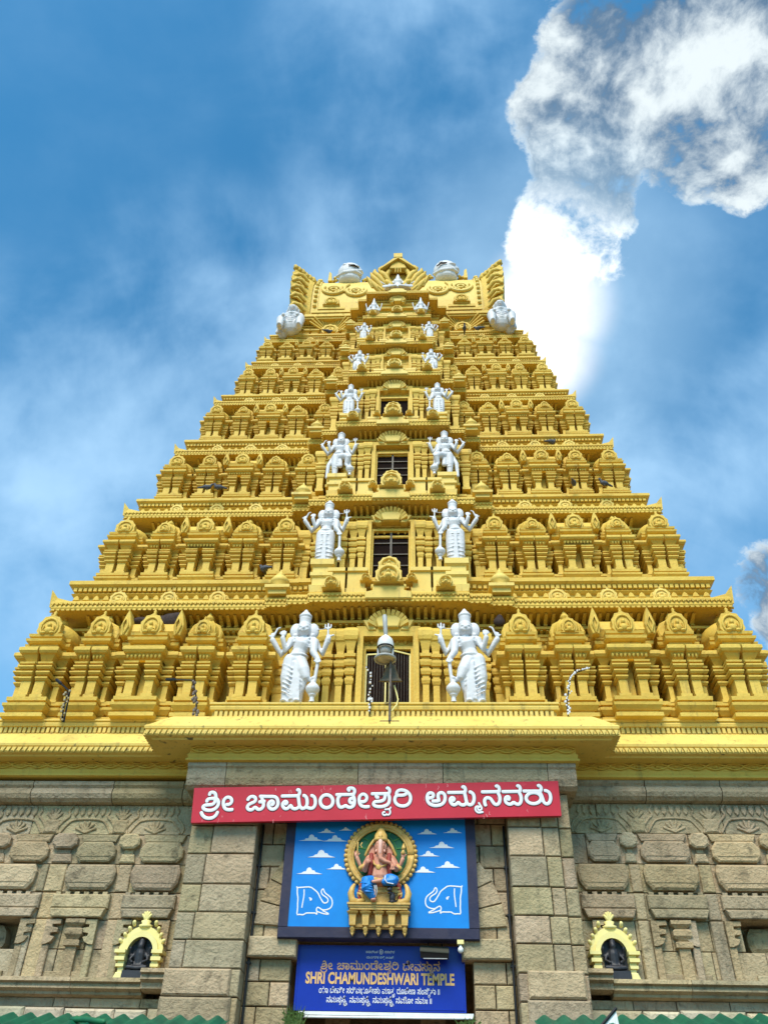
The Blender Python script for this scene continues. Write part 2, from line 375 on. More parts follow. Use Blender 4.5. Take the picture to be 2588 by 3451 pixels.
PIL = [(.56, .07), (.64, .07), (.64, 0), (1.06, 0)]
for k_ in range(3):
    z_ = 1.06+.15*k_; o_ = .03+.045*k_
    PIL += [(z_, o_), (z_+.05, o_+.05), (z_+.09, o_+.05), (z_+.09, o_*.4), (z_+.15, o_*.4)]
PIL += [(1.51, .15), (1.56, .16), (1.56, .03), (1.63, .03), (1.68, .07), (1.78, .15), (1.80, .22), (1.86, .27), (1.95, .27), (2.0, .2), (2.04, .05)]
BASE = [(0, .10), (.10, .10), (.10, -.02), (.19, -.02), (.19, .02), (.30, .12), (.37, .13), (.37, .0), (.46, .0), (.46, .07), (.56, .08)]
def sh(prof, d): return [(z+d, o) for z, o in prof]
def kudu(mb, x, y, z, r, th, fig=True):
    # horseshoe gable: scalloped plate with a raised ring and a small figure
    out_ = []
    for k in range(15):
        a = R(-35+250*k/14); q = r*(1.0 if k % 2 else .90); out_.append((x+q*cos(a), z+r*.55+q*sin(a)))
    out_ += [(x-r*1.1, z-.02*r), (x+r*1.1, z-.02*r)]
    mb.prism(out_, y, y+th)
    mb.lathe([(r*.16, 0), (r*.2, r*.12), (r*.1, r*.22), (r*.16, r*.32), (.01, r*.5)], (x, y+th*.5, z+r*1.48), 8)
    ring = [(x+r*.68*cos(R(-40+260*k/14)), y-.01, z+r*.52+r*.68*sin(R(-40+260*k/14))) for k in range(15)]
    mb.tube(ring, r*.1, 5)
    if fig:
        mb.ell((x, y, z+r*.30), (r*.34, r*.25, r*.3), 8, 6); mb.ell((x, y-.02, z+r*.68), (r*.17, r*.22, r*.2), 8, 6)
        for q in (-1, 1):
            mb.tube([(x+q*r*.2, y, z+r*.45), (x+q*r*.5, y-.02, z+r*.25), (x+q*r*.42, y-.04, z+r*.6)], r*.08, 5); mb.ell((x+q*r*.35, y-.02, z+r*.1), (r*.25, r*.2, r*.13), 8, 5)
def pot(mb, x, y, z, r):
    mb.lathe([(r*.5, 0), (r*.6, r*.2), (r*.4, r*.35), (r*.95, r*.75), (r, r*1.1), (r*.7, r*1.5), (r*.35, r*1.65), (r*.5, r*1.85), (r*.2, r*2.1), (.01, r*2.6)], (x, y, z), 12)

def shrine_narrow(dome=False):
    mb = MB()
    mb.stack(-.54, .54, -.74, .3, BASE); mb.stack(-.78, .78, -.40, .3, sh(BASE, .006))
    for q in (-1, 1):
        x0, x1 = sorted((q*.07, q*.38))
        mb.stack(x0, x1, -.74, -.05, PIL, kl=1 if q < 0 else .15, kr=1 if q > 0 else .15)
        x0, x1 = sorted((q*.52, q*.68))
        mb.stack(x0, x1, -.42, .1, sh(PIL, -.012), kl=.9, kr=.9)
        mb.stack(*sorted((q*.50, q*.64)), -.10, .3, sh(PIL, -.03), kl=.9, kr=.9)
    mb.box(-.5, .5, -.24, .1, .55, 2.05)
    for q in (-1, 1):       # leaf consoles under the cornice
        for k in range(3): mb.ell((q*(.12+.13*k), -.86, 1.72), (.055, .05, .085), 6, 4)
    top = [(2.0, -.04), (2.2, -.04), (2.2, .03), (2.24, .10), (2.31, .12), (2.31, -.02), (2.38, -.02), (2.40, .06), (2.48, .08)]
    mb.stack(-.46, .46, -.74, .2, top); mb.stack(-.66, .66, -.42, .2, sh(top, -.01))
    mb.prism([(-.62, 2.46), (-.68, 2.66), (-.54, 2.9), (-.2, 3.04), (.2, 3.04), (.54, 2.9), (.68, 2.66), (.62, 2.46)], -.52, .15, .05)
    if dome:
        mb.lathe([(.50, 2.46), (.60, 2.60), (.56, 2.80), (.40, 2.98), (.22, 3.06), (.12, 3.10)], (0, -.30, 0), 14, .9)
        for a in range(8): mb.tube([(.58*cos(R(45*a)), -.30+.52*sin(R(45*a)), 2.52), (.57*cos(R(45*a)), -.30+.51*sin(R(45*a)), 2.8), (.3*cos(R(45*a)), -.30+.27*sin(R(45*a)), 3.03)], .035, 5)
        kudu(mb, 0, -.84, 2.46, .30, .2); pot(mb, 0, -.3, 3.04, .17)
    else: kudu(mb, 0, -.80, 2.46, .42, .22); pot(mb, 0, -.2, 3.04, .16)
    return mb
def shrine_wide():
    mb = MB()
    mb.stack(-.66, .66, -.78, .3, BASE); mb.stack(-1.04, 1.04, -.44, .3, sh(BASE, .006))
    for q in (-1, 1):
        x0, x1 = sorted((q*.19, q*.48)); mb.stack(x0, x1, -.78, -.05, PIL[:22], kl=1 if q < 0 else .5, kr=1 if q > 0 else .5)
        x0, x1 = sorted((q*.70, q*.88)); mb.stack(x0, x1, -.46, .1, sh(PIL, -.012), kl=.9, kr=.9)
        mb.stack(*sorted((q*.70, q*.84)), -.14, .3, sh(PIL, -.03), kl=.9, kr=.9)
    mb.box(-.66, .66, -.34, .1, .55, 2.05)
    mb.box(-.12, .12, -.50, -.3, .56, 1.75)
    mb.stack(-.48, .48, -.78, .1, PIL[20:])
    for k in range(9): mb.ell((-.56+.14*k, -.90, 1.72), (.06, .05, .085), 6, 4)
    top = [(2.01, -.05), (2.18, -.05), (2.18, .03), (2.22, .12), (2.30, .14), (2.30, -.02), (2.37, -.02), (2.39, .07), (2.46, .09)]
    mb.stack(-.58, .58, -.80, .2, top); mb.stack(-.88, .88, -.48, .2, sh(top, -.01))
    prof = [(-.58, 2.44), (-.68, 2.62), (-.58, 2.88), (-.34, 3.06), (0, 3.12), (.2, 3.05), (.3, 2.44)]
    mb.extx(prof, -.92, .92)
    for x in (-.96, .96):
        mb.prism([(x-.12, 2.42), (x-.19, 2.74), (x-.1, 3.05), (x, 3.28), (x+.1, 3.05), (x+.19, 2.74), (x+.12, 2.42)], -.80, -.4, .03)
        mb.tube([(x, -.82, 2.46), (x-.1, -.84, 2.72), (x, -.84, 2.96), (x+.1, -.84, 2.72), (x, -.82, 2.48)], .04, 5)
    kudu(mb, 0, -.88, 2.44, .42, .22)
    pot(mb, .0, -.15, 3.06, .17)
    return mb
def shrine_corner():
    # square corner shrine, carved on the front and on the outer side (+x)
    mb = MB()
    mb.stack(-.56, .56, -.74, 1.9, BASE); mb.stack(-.9, .62, -.40, 1.6, sh(BASE, .006)); mb.stack(-.5, .95, -.10, 1.3, sh(BASE, .012))
    for q in (-1, 1):
        x0, x1 = sorted((q*.07, q*.38)); mb.stack(x0, x1, -.74, -.05, PIL, kl=1 if q < 0 else .15, kr=1 if q > 0 else .15)
    mb.stack(-.72, -.54, -.42, .1, sh(PIL, -.012), kl=.9, kr=.9); mb.stack(.52, .70, -.44, .0, sh(PIL, -.012), kl=.9, kr=.9)
    for y in (.2, .65, 1.1): mb.stack(.5, .86-.04*(y > .3), y-.13, y+.13, sh(PIL, -.018-.004*y), kl=.3, kr=.9, kf=.5, kb=.5)
    mb.box(-.5, .6, -.26, 1.3, .55, 2.05)
    top = [(2.0, -.04), (2.2, -.04), (2.2, .03), (2.24, .10), (2.31, .12), (2.31, -.02), (2.38, -.02), (2.40, .06), (2.48, .08)]
    mb.stack(-.46, .52, -.74, .9, top); mb.stack(-.62, .68, -.42, 1.0, sh(top, -.01))
    mb.lathe([(.68, 2.46), (.76, 2.64), (.66, 2.9), (.40, 3.08), (.1, 3.18)], (.02, .1, 0), 16)
    kudu(mb, 0, -.80, 2.46, .42, .22)
    pot(mb, .02, .1, 3.12, .17)
    return mb
SHR = {'m': shrine_narrow(True).mesh('miniature_shrine', YEL), 'n': shrine_narrow().mesh('miniature_shrine', YEL), 'w': shrine_wide().mesh('miniature_shrine', YEL), 'c': shrine_corner().mesh('miniature_shrine', YEL)}
def medallion_mesh():
    mb = MB(); kudu(mb, 0, -.1, 0, .34, .22); return mb.mesh('medallion', YEL2)
MED = medallion_mesh()
mb = MB(); kudu(mb, 0, -.3, 0, 1.0, .6); KUD = mb.mesh('bay_gable', YEL2)
mb = MB(); mb.stack(-.26, .26, -.2, .3, [(0, .0), (.12, .0), (.16, .1), (.26, .1), (.3, 0)]); pot(mb, 0, .05, .28, .28); URN = mb.mesh('urn', YEL2)
BASEW = [(0, -.45), (.12, -.45), (.12, -.52)]

for i in range(7):
    s, b, c, yl = S[i], TB[i], TC[i], BY[i]
    st = link('storey', bpy.data.meshes.new('storey'), tower)
    mb = MB()
    # wall, battered a little, with a figure frieze near the top
    P = plan(i)
    mb.sweep(P, [(-.42*s, b-.3), (-.42*s, b+.1*s), (-.9*s, b+.12*s), (-.9*s, c-1.55*s), (-.64*s, c-1.5*s), (-.64*s, c-1.42*s), (-.72*s, c-1.4*s), (-.72*s, c-1.08*s), (-.62*s, c-1.05*s), (-.6*s, c-.97*s), (-.76*s, c-.95*s)])
    mb.box(-(TW[i]-1.2*s), TW[i]-1.2*s, TY[i]+1.2*s, 31-(TY[i]-20)-.3, b-1.3, c+.3)
    if i < 6:
        def fig(x, y, n):
            if n[1] < -.5: mb.ell((x, y-.02, c-1.24*s), (.06*s, .06*s, .10*s), 6, 4); mb.ell((x+.03*s, y-.05*s, c-1.11*s), (.035*s, .04*s, .04*s), 6, 4)
        along(P, -.70*s, .24*s, fig)
    hw = [.69, .61, .575, .555, .51, .48, 0][i]; wy = yl+.74*s
    if i < 6:       # pilasters flanking the window, and beside the statues
        zk = (c-.95*s-b)/2.35; y0 = b+.02
        pr = [(y0+(z-.45)*zk*1.46, o*s*.55) for z, o in PIL]
        bs = [(y0+z*zk*.28, o*s) for z, o in BASE]
        for q in (-1, 1):
            xs = sorted((q*(hw+.20*s), q*(hw+.20*s+1.0*s))); mb.stack(XC+xs[0], XC+xs[1], wy-.46*s, wy+.2*s, bs)
            for j, d in enumerate((.34, .62, .96, 1.22)): xm = XC+q*(hw+d*s); mb.stack(xm-.085*s, xm+.085*s, wy-.36*s+.02*s*(j % 2)+.003*j, wy+.3*s, sh(pr, -.012*j-.01*(j % 2)), kl=.8, kr=.8)
            for d in (1.9, 2.35): xm = XC+q*(hw+d*s); mb.stack(xm-.13*s, xm+.13*s, wy-.12*s+.25*s*(d > 2), wy+.6*s, sh(pr, -.01-.005*d))
        mb.box(XC-hw-.2*s, XC+hw+.2*s, wy-.34*s, wy+.1*s, c-.98*s-.02, c-.90*s)
        for q in (-1, 1): xs = sorted((q*(hw+.14*s), q*(hw+1.45*s))); mb.box(XC+xs[0], XC+xs[1], wy+.02, wy+.35*s, b, c-.97*s)
    me = mb.mesh('storey', YEL, ORG); old = st.data; st.data = me; bpy.data.meshes.remove(old)
    # cornice with brackets, kapota lip, band and upper ledge
    mb = MB()
    nb = TB[i+1] if i < 6 else c+.75*s
    t_ = nb-c
    prof = [(-.76*s, c-.96*s), (-.6*s, c-.93*s), (-.58*s, c-.86*s), (-.82*s, c-.84*s), (-.82*s, c-.72*s), (-.54*s, c-.70*s), (-.52*s, c-.63*s), (-.92*s, c-.61*s), (-.92*s, c-.36*s), (-.3*s, c-.30*s), (-.10*s, c-.27*s), (-.08*s, c-.31*s), (0, c-.31*s),
            (.03*s, c-.25*s), (.01*s, c-.16*s), (.035*s, c-.13*s), (.03*s, c-.05*s), (-.02*s, c), (-.14*s, c+.04*s), (-.32*s, c+.07*s), (-1.6*s, c+.075*s)]
    mb.sweep(P, prof)
    prof = [(-.42*s, c+.05*s), (-.42*s, c+.40*t_)]+[(-.36*s, c+.44*t_), (-.30*s, c+.50*t_), (-.36*s, c+.56*t_), (-.40*s, c+.60*t_), (-.34*s, c+.72*t_), (-.20*s, c+.82*t_), (-.20*s, nb-.03*s), (-.24*s, nb), (-2.2*s, nb)] if i < 6 else [(-2.0*s, c+.40*t_)]
    mb.sweep(plan(i, back=.52*s), prof)
    along(P, -.90*s, .215*s, lambda x, y, n: bracket(mb, x, y, n, .105*s, .62*s, c-.60*s, c-.345*s))
    along(P, -.80*s, .17*s, lambda x, y, n: bracket(mb, x, y, n, .085*s, .24*s, c-.84*s, c-.72*s))
    along(P, .0, .15*s, lambda x, y, n: mb.box(x-.045*s, x+.045*s, y-.035*s, y+.02*s, c-.355*s, c-.30*s))
    if i < 6:
        along(P, -.40*s, .17*s, lambda x, y, n: mb.ell((x, y, c+.15*s), (.055*s, .05*s, .07*s), 6, 4))
    if i < 6:      # small carved leaves along the lip and the band
        P2 = plan(i, back=.52*s)
        along(P2, -.33*s, .15*s, lambda x, y, n: mb.box(x-.05*s, x+.05*s, y-.05*s, y+.03, c+.60*t_, c+.74*t_) if n[1] < -.5 else None)
        along(P, .03*s, .13*s, lambda x, y, n: mb.prism([(x-.045*s, c-.11*s), (x, c-.19*s), (x+.045*s, c-.11*s)], y-.035*s, y+.01) if n[1] < -.5 else None)
        along(P2, -.36*s, .30*s, lambda x, y, n: mb.prism([(x-.10*s, c+.22*t_), (x-.06*s, c+.36*t_), (x, c+.42*t_), (x+.06*s, c+.36*t_), (x+.10*s, c+.22*t_)], y-.09*s, y, .02*s) if n[1] < -.5 else None)
    for q in (-1, 1):   # upturned tips at the corners
        x, y = q*TW[i], TY[i]
        mb.add([(x-q*.55*s, y+.02, c-.02*s), (x+q*.05*s, y-.04*s, c-.24*s), (x+q*.10*s, y-.08*s, c+.34*s), (x-q*.10*s, y, c+.10*s), (x-q*.4*s, y+.2*s, c+.02*s), (x+q*.02*s, y+.5*s, c-.1*s)],
               [(0, 1, 2, 3), (0, 3, 4), (3, 2, 5, 4), (1, 5, 2)])
    mb.build('cornice', YEL, st, ORG)
    # stepped hood over the middle of the bay cornice, arched bracket fan below
    mb = MB(); yf = yl
    hz = c-.32*s
    zz = [(-1.02, 0), (-1.02, .22), (-.7, .28), (-.7, .42), (.7, .42), (.7, .28), (1.02, .22), (1.02, 0)]
    k = .62*BH[i]/2.26/s*s
    mb.prism([(XC+x*k*1.05, hz+.03*s+z*s) for x, z in zz], yf-.10*s, yf+.35*s, .03*s)
    mb.prism([(XC+x*k*.8, hz+.45*s+z*s*.5) for x, z in zz], yf-.02*s, yf+.3*s, .03*s)
    for a in range(15, 166, 15):
        ca, sa = cos(R(a)), sin(R(a)); r0, r1 = .34*k*1.5, .62*k*1.5; hh = .05*s
        cx, cz = XC, c-.98*s
        q = [(cx+ca*r+e*sa*hh, cz+sa*r*.85-e*ca*hh) for r, e in ((r0, -1), (r1, -1), (r1, 1), (r0, 1))]
        mb.hexa([(q[0][0], yf+.34*s, q[0][1]), (q[1][0], yf+.16*s, q[1][1]), (q[2][0], yf+.16*s, q[2][1]), (q[3][0], yf+.34*s, q[3][1]),
                 (q[0][0], yf+.62*s, q[0][1]), (q[1][0], yf+.62*s, q[1][1]), (q[2][0], yf+.62*s, q[2][1]), (q[3][0], yf+.62*s, q[3][1])])
    mb.prism([(XC-.28*s, c-1.0*s), (XC-.4*s, c-.62*s), (XC+.4*s, c-.62*s), (XC+.28*s, c-1.0*s)], yf+.26*s, yf+.7*s, .03*s)
    for q in (-1, 1): mb.prism([(XC+q*.34*s, c-1.05*s), (XC+q*.48*s, c-.72*s), (XC+q*.72*s, c-.72*s), (XC+q*.55*s, c-1.05*s)], yf+.34*s, yf+.7*s, .02*s)
    mb.build('bay_hood', YEL2, st, ORG)
    def put(name, me, x, y, z, k, ky=None, kz=None):
        o = link(name, me, st); o.location = (x-ORG[0], y-ORG[1], z-ORG[2]); o.scale = (k, ky or k, kz or k)
    if i < 6:      # parapet of the bay: gables, blocks and urns
        f_ = BH[i]/2.26
        put('bay_gable', KUD, XC, yl+.06*s, c+.22*s, .40*s, .9*s)
        put('bay_gable', KUD, XC, yl+.36*s, nb-.06*s, .34*s, .8*s)
        for q in (-1, 1):
            put('bay_gable', KUD, XC+q*1.62*f_, yl+.04*s, c+.05*s, .25*s, .8*s)
            if i < 3: put('bay_gable', KUD, XC+q*.66*f_, yl+.2*s, c+.42*s, .16*s, .6*s)
            put('urn', URN, XC+q*BH[i]*1.42, yl+.45*(TY[i]-yl)+.12*s, c+.02*s, s)
            for d, e in (((.95, .26), (1.5, .22)) if i < 2 else ((.8, .2),)):
                mb = MB(); x = XC+q*d*f_; zt = nb if i < 2 else c+.3*s
                mb.stack(x-e*s, x+e*s, yl+.16*s, yl+.75*s, [(c+.05*s, .05*s), (c+.2*s, .05*s), (c+.2*s, 0), (zt-.1*s, 0), (zt-.08*s, .07*s), (zt+.04*s, .07*s), (zt+.04*s, .01*s), (zt+.14*s, -.1*s)]); mb.build('parapet_block', YEL2, st, ORG)
    # window of the bay
    if i < 6:
        mb = MB(); z0 = [11.08, 16.2, 20.1, 23.45, 26.6, 29.2][i]; z1 = [13.62, 18.05, 21.5, 25.12, 28.0, 30.35][i]
        dz = [13.34, 17.82, 21.25, 24.6, 27.0, 29.5][i]; yo = wy-.36*s; yi = wy-.03
        fr = .13*s+.03
        mb.box(XC-hw-fr, XC-hw, yo, wy+.3*s, b, z1+.02); mb.box(XC+hw, XC+hw+fr, yo, wy+.3*s, b, z1+.02)
        mb.box(XC-hw-fr, XC+hw+fr, yo+.004, wy+.05, z1+.021, c-.93*s)
        mb.box(XC-hw, XC+hw, yi-.02, wy+.04, dz, z1+.02)         # plaster head of the opening
        mb.box(XC-hw, XC+hw, yi-.12, yi-.02, dz, dz+.10*s); mb.box(XC-hw, XC-hw+.07*s, yi-.14, wy, b, dz); mb.box(XC+hw-.07*s, XC+hw, yi-.14, wy, b, dz)
        mb.m = 1; mb.box(XC-hw+.07*s, XC+hw-.07*s, yi, wy+.04, b, dz)
        if i == 0:          # two wire-mesh leaves standing ajar
            for q in (-1, 1):
                xh, xi = XC+q*(hw-.09), XC+q*.06; ya, yb_ = yi-.04, yi-(.10 if q < 0 else .30)
                mb.m = 1; mb.hexa([(xh, ya, 11.3), (xi, yb_, 11.3), (xi, yb_+.01, 11.3), (xh, ya+.01, 11.3), (xh, ya, 13.2), (xi, yb_, 13.2), (xi, yb_+.01, 13.2), (xh, ya+.01, 13.2)])
                mb.m = 3
                for (xa, y1_, za, xb, y2_, zb) in ((xh, ya, 11.3, xi, yb_, 11.3), (xh, ya, 13.2, xi, yb_, 13.2), (xh, ya, 11.3, xh, ya, 13.2), (xi, yb_, 11.3, xi, yb_, 13.2)):
                    mb.tube([(xa, y1_-.01, za), (xb, y2_-.01, zb)], .03, 4, smooth=False)
                mb.m = 2
                for kx in range(1, 7): f_ = kx/7; mb.tube([(xh+(xi-xh)*f_, ya+(yb_-ya)*f_-.006, 11.3), (xh+(xi-xh)*f_, ya+(yb_-ya)*f_-.006, 13.2)], .006, 4)
        elif i in (1, 2):
            mb.m = 2
            mb.box(XC-.035*s, XC+.035*s, yi-.06, yi-.01, b, dz)
            n = 4
            for k in range(1, n): zz_ = b+.35+(dz-b-.35)*k/n; mb.box(XC-hw+.07*s, XC+hw-.07*s, yi-.045, yi-.011, zz_-.014, zz_+.014)
        mb.build('window', [YEL, MESHM, WBAR, CREAM], st, ORG)
    # miniature shrines and medallions, each a sub-part of its storey
    if i < 6:
        ztop = c-.42*s; kz = (ztop-b)/3.38; kx = s*(1.0 if i else .98)
        for q in (-1, 1):
            for kind, r in (('n', .378), ('m', .518), ('w', .668), ('m' if i % 2 else 'n', .819), ('c', .968)):
                o = link('miniature_shrine', SHR[kind], st)
                o.location = (q*r*TW[i]+(XC*.5 if r < .4 else 0)-ORG[0], TY[i]+.42*s-ORG[1], b-ORG[2]); o.scale = ((q if kind == 'c' else 1)*kx*{'n': .76, 'm': .76, 'w': .79, 'c': .86}[kind]*random.uniform(.97, 1.03), s*.95, kz)
        for q in (-1, 1):
            for r in (.51, .66, .815):
                o = link('medallion', MED, st); sc_ = s*.80
                o.location = (q*r*TW[i]-ORG[0], TY[i]+.32*s-ORG[1], c+.09*s-ORG[2]); o.scale = (sc_*random.uniform(.95, 1.05), sc_, sc_*.95)
# ---- arched gables on the top storey and the barrel roof
stop = [o for o in tower.children][-1]
for q in (-1, 1):
    mb = MB(); x = q*3.0; y = 23.5; z = 32.55
    for lv, (ww, hh, yy) in enumerate(((1.2, .30, -.02), (.9, .52, -.06), (.62, .72, -.10), (.34, .90, -.14))):
        mb.box(x-ww, x+ww, y+yy, y+.5, z+hh-.17, z+hh); mb.box(x-ww+.06, x+ww-.06, y+yy+.1, y+.5, z+hh-.30, z+hh-.17)
    for a in range(8, 173, 11):
        ca, sa = cos(R(a)), sin(R(a)); mb.tube([(x+ca*.42, y+.30, z-.66+sa*.62), (x+ca*.95, y+.0, z-.60+sa*1.08)], .05, 4, smooth=False)
    kudu(mb, x, y-.2, z+.80, .36, .3); kudu(mb, x, y+.16, z-.85, .40, .3)
    mb.build('arched_gable', YEL, stop, ORG)
for q in (-1, 1):   # top storey side wall detail
    for r in (1.9, 2.3, 3.7, 4.1, 4.4): mb = MB(); mb.stack(q*r-.08, q*r+.08, 23.8, 24.1, [(31.25+(z-.5)*.5, o*.5) for z, o in PIL]); mb.build('pilaster', YEL, stop, ORG)
YR = 25.5
BAR = [(24.02, 32.9), (23.86, 33.4), (23.84, 34.2), (23.9, 35.0), (24.08, 35.8), (24.38, 36.5), (24.8, 37.1), (25.2, 37.4), (25.5, 37.5)]
prof = BAR+[(2*YR-y, z) for y, z in BAR[-2::-1]]
mb = MB()
mb.extx(prof, -4.6, 4.6)
mb.box(-4.7, 4.7, 23.95, 27.0, 32.6, 32.92)
for x0, x1 in ((-4.0, -3.72), (3.72, 4.0)):        # raised borders inside the gable ends
    pr = [(YR+(y-YR)*1.03, 32.9+(z-32.9)*1.02) for y, z in BAR]; mb.extx(pr+[(2*YR-y, z) for y, z in pr[-2::-1]], x0, x1)
    for k in range(13):
        f = k/12*(len(BAR)-3); a = int(f); u = f-a; y = BAR[a][0]*(1-u)+BAR[a+1][0]*u; z = BAR[a][1]*(1-u)+BAR[a+1][1]*u
        mb.ell(((x0+x1)/2, y-.10, z+.05), (.10, .09, .11), 8, 5)
roof = mb.build('barrel_roof', YEL2, tower, ORG)
roof['label'] = 'plain yellow barrel roof with flaring flame gables at its ends'
# scroll ornaments laid on the roof face
def on_roof(z, lift=.05):
    for k in range(len(BAR)-1):
        if BAR[k][1] <= z <= BAR[k+1][1]:
            u = (z-BAR[k][1])/(BAR[k+1][1]-BAR[k][1]); return BAR[k][0]*(1-u)+BAR[k+1][0]*u-lift
    return 24.9
for q in (-1, 1):
    mb = MB()
    for cx, cz, r in ((3.05, 35.35, .52), (1.95, 35.1, .46)):
        for rr, a0, a1 in ((1.0, 150, 390), (.62, -40, 250), (.3, 0, 300)):
            pts = []
            for k in range(17):
                a = R(a0+(a1-a0)*k/16); z = cz+rr*r*.95*sin(a); pts.append((q*(cx+rr*r*cos(a)), on_roof(z), z))
            mb.tube(pts, .085 if rr > .9 else .06, 6)
        for k in range(6): a = R(200+28*k); z = cz+r*.8*sin(a); mb.ell((q*(cx+r*.8*cos(a)), on_roof(z), z), (.09, .07, .09), 7, 5)
    mb.tube([(q*2.5, on_roof(35.05), 35.05), (q*2.5, on_roof(35.6), 35.6), (q*2.35, on_roof(35.9), 35.9)], .07, 6)
    mb.build('scroll_ornament', YEL2, roof, ORG)
    # flame gable at the end of the barrel: a flaring leaf-edged board
    mb = MB(); inn = []; outr = []
    N = 15
    for k in range(N+1):
        f = k/N; z = 32.95+3.55*f; y = on_roof(min(z, 37.3), .08); inn.append((q*(4.05+.02*f), y, z))
        j = .15*(1-abs(((f*6) % 1)*2-1)); outr.append((q*(4.80+.22*f**.6+j*.8-.5*max(0, .25-f)), y-.38-.22*f, z+.08+j*.5))
    tops = [(inn[-1][0]+(outr[-1][0]-inn[-1][0])*k/5, inn[-1][1]-.1*k, inn[-1][2]+(.10, .22, .42, .6, .62, .5)[k]) for k in range(6)]
    vs = inn+outr; fs = []
    for k in range(N): fs.append((k, k+1, N+2+k, N+1+k))
    back = [(x+q*.05, y+.45, z) for x, y, z in outr]; vs += back
    for k in range(N): fs.append((N+1+k, N+2+k, 2*N+3+k, 2*N+2+k))
    o_ = len(vs); vs += tops; fs += [(N, o_, o_+1, o_+2, o_+3, o_+4, o_+5, 2*N+1)]
    mb.add(vs, fs)
    for k in range(5):     # curling leaves on the board
        f = (k+.3)/5; z = 33.1+3.4*f; y = on_roof(min(z, 37.2), .3); x = 4.25+.1*f
        mb.tube([(q*x, y-.02, z-.1), (q*(x+.22), y-.16, z+.16), (q*(x+.5), y-.22, z+.20), (q*(x+.64), y-.26-.1*f, z-.02)], [.07, .13, .14, .07], 7)
        mb.tube([(q*(x+.12), y-.05, z-.2), (q*(x+.36), y-.18, z+.0), (q*(x+.62), y-.22, z-.02)], [.05, .08, .05], 6)
    for k in range(6): mb.tube([(q*(4.15+.17*k), tops[0][1]-.1*k, 36.5+.1*k), (q*(4.18+.17*k), tops[0][1]-.1*k-.05, 36.72+.10*(k > 2)+.05*k)], [.17, .10], 7)
    mb.build('flame_gable', YEL, roof, ORG)
    mb = MB()               # dark leafy crests on the ridge beside the white domes
    for k in range(16): mb.ell((q*(2.4+random.choice((-1, 1))*random.uniform(.62, 1.0)), 24.55+random.uniform(-.1, .2), 36.75+random.uniform(0, .42)), (.09, .08, .11), 6, 4)
    mb.prism([(q*3.25, 36.6), (q*3.3, 37.2), (q*3.42, 37.35), (q*3.45, 36.6)], 24.3, 24.6)
    mb.build('ridge_crest', YEL, roof, ORG)
# central gable over the bay (arched niche with flame border)
mb = MB(); yg = 22.62
mb.stack(XC-1.3, XC+1.3, yg-.1, yg+1.2, [(32.55, 0), (32.7, .05), (32.8, .05), (32.8, 0), (33.0, 0)])
mb.box(XC-.85, XC+.85, yg+.1, yg+1.6, 32.9, 34.9)
for q in (-1, 1):
    for k, (x, z, l, a) in enumerate(((1.15, 33.0, 1.25, 84), (.98, 33.2, 1.45, 78), (.8, 33.4, 1.5, 72), (.62, 33.6, 1.2, 78), (.46, 33.1, .8, 88))):
        ca, sa = cos(R(a)), sin(R(a))
        mb.tube([(XC+q*(x-.45+.05*k), yg-.06-.03*k, z-.05), (XC+q*(x-.1+.3*l*ca), yg-.16-.03*k, z+l*.45*sa), (XC+q*(x+.05+.5*l*ca), yg-.08-.03*k, z+l*.75*sa), (XC+q*(x+.28*(k < 4)), yg-.02-.03*k, z+l*sa)], [.10, .14, .12, .04], 6)
    for k in range(5): mb.tube([(XC+q*(.55+.15*k), yg-.14, 32.98+.1*k), (XC+q*(.85+.12*k), yg-.2, 33.3+.16*k), (XC+q*(1.2+.06*k), yg-.1, 33.75+.13*k)], [.06, .075, .03], 6)
    mb.tube([(XC+q*.5, yg-.1, 34.35), (XC+q*.75, yg-.15, 34.5), (XC+q*.86, yg-.12, 34.8), (XC+q*.74, yg-.1, 34.98), (XC+q*.62, yg-.1, 34.85)], [.09, .1, .09, .08, .05], 7)
arc = [(XC+.52*cos(R(a)), yg-.12, 34.2+.62*sin(R(a))) for a in range(0, 181, 15)]
mb.tube(arc, .12, 7)
mb.hexa([(XC-.82, yg-.35, 34.5), (XC, yg-.45, 35.2), (XC, yg+1.0, 35.2), (XC-.82, yg+1.0, 34.5), (XC-.7, yg-.35, 34.73), (XC, yg-.45, 35.43), (XC, yg+1.0, 35.43), (XC-.7, yg+1.0, 34.73)])
mb.hexa([(XC, yg-.45, 35.2), (XC+.82, yg-.35, 34.5), (XC+.82, yg+1.0, 34.5), (XC, yg+1.0, 35.2), (XC, yg-.45, 35.43), (XC+.7, yg-.35, 34.73), (XC+.7, yg+1.0, 34.73), (XC, yg+1.0, 35.43)])
mb.box(XC-.2, XC+.2, yg-.46, yg+.4, 35.25, 35.55)
mb.prism([(XC-.4, 34.6), (XC-.3, 34.95), (XC, 35.2), (XC+.3, 34.95), (XC+.4, 34.6)], yg-.3, yg, .04)
for x in (-.12, .0, .12): mb.tube([(XC+x, yg-.28, 34.3), (XC+x*.7, yg-.28, 35.2)], .03, 5)
mb.build('arched_niche', YEL, tower, ORG)

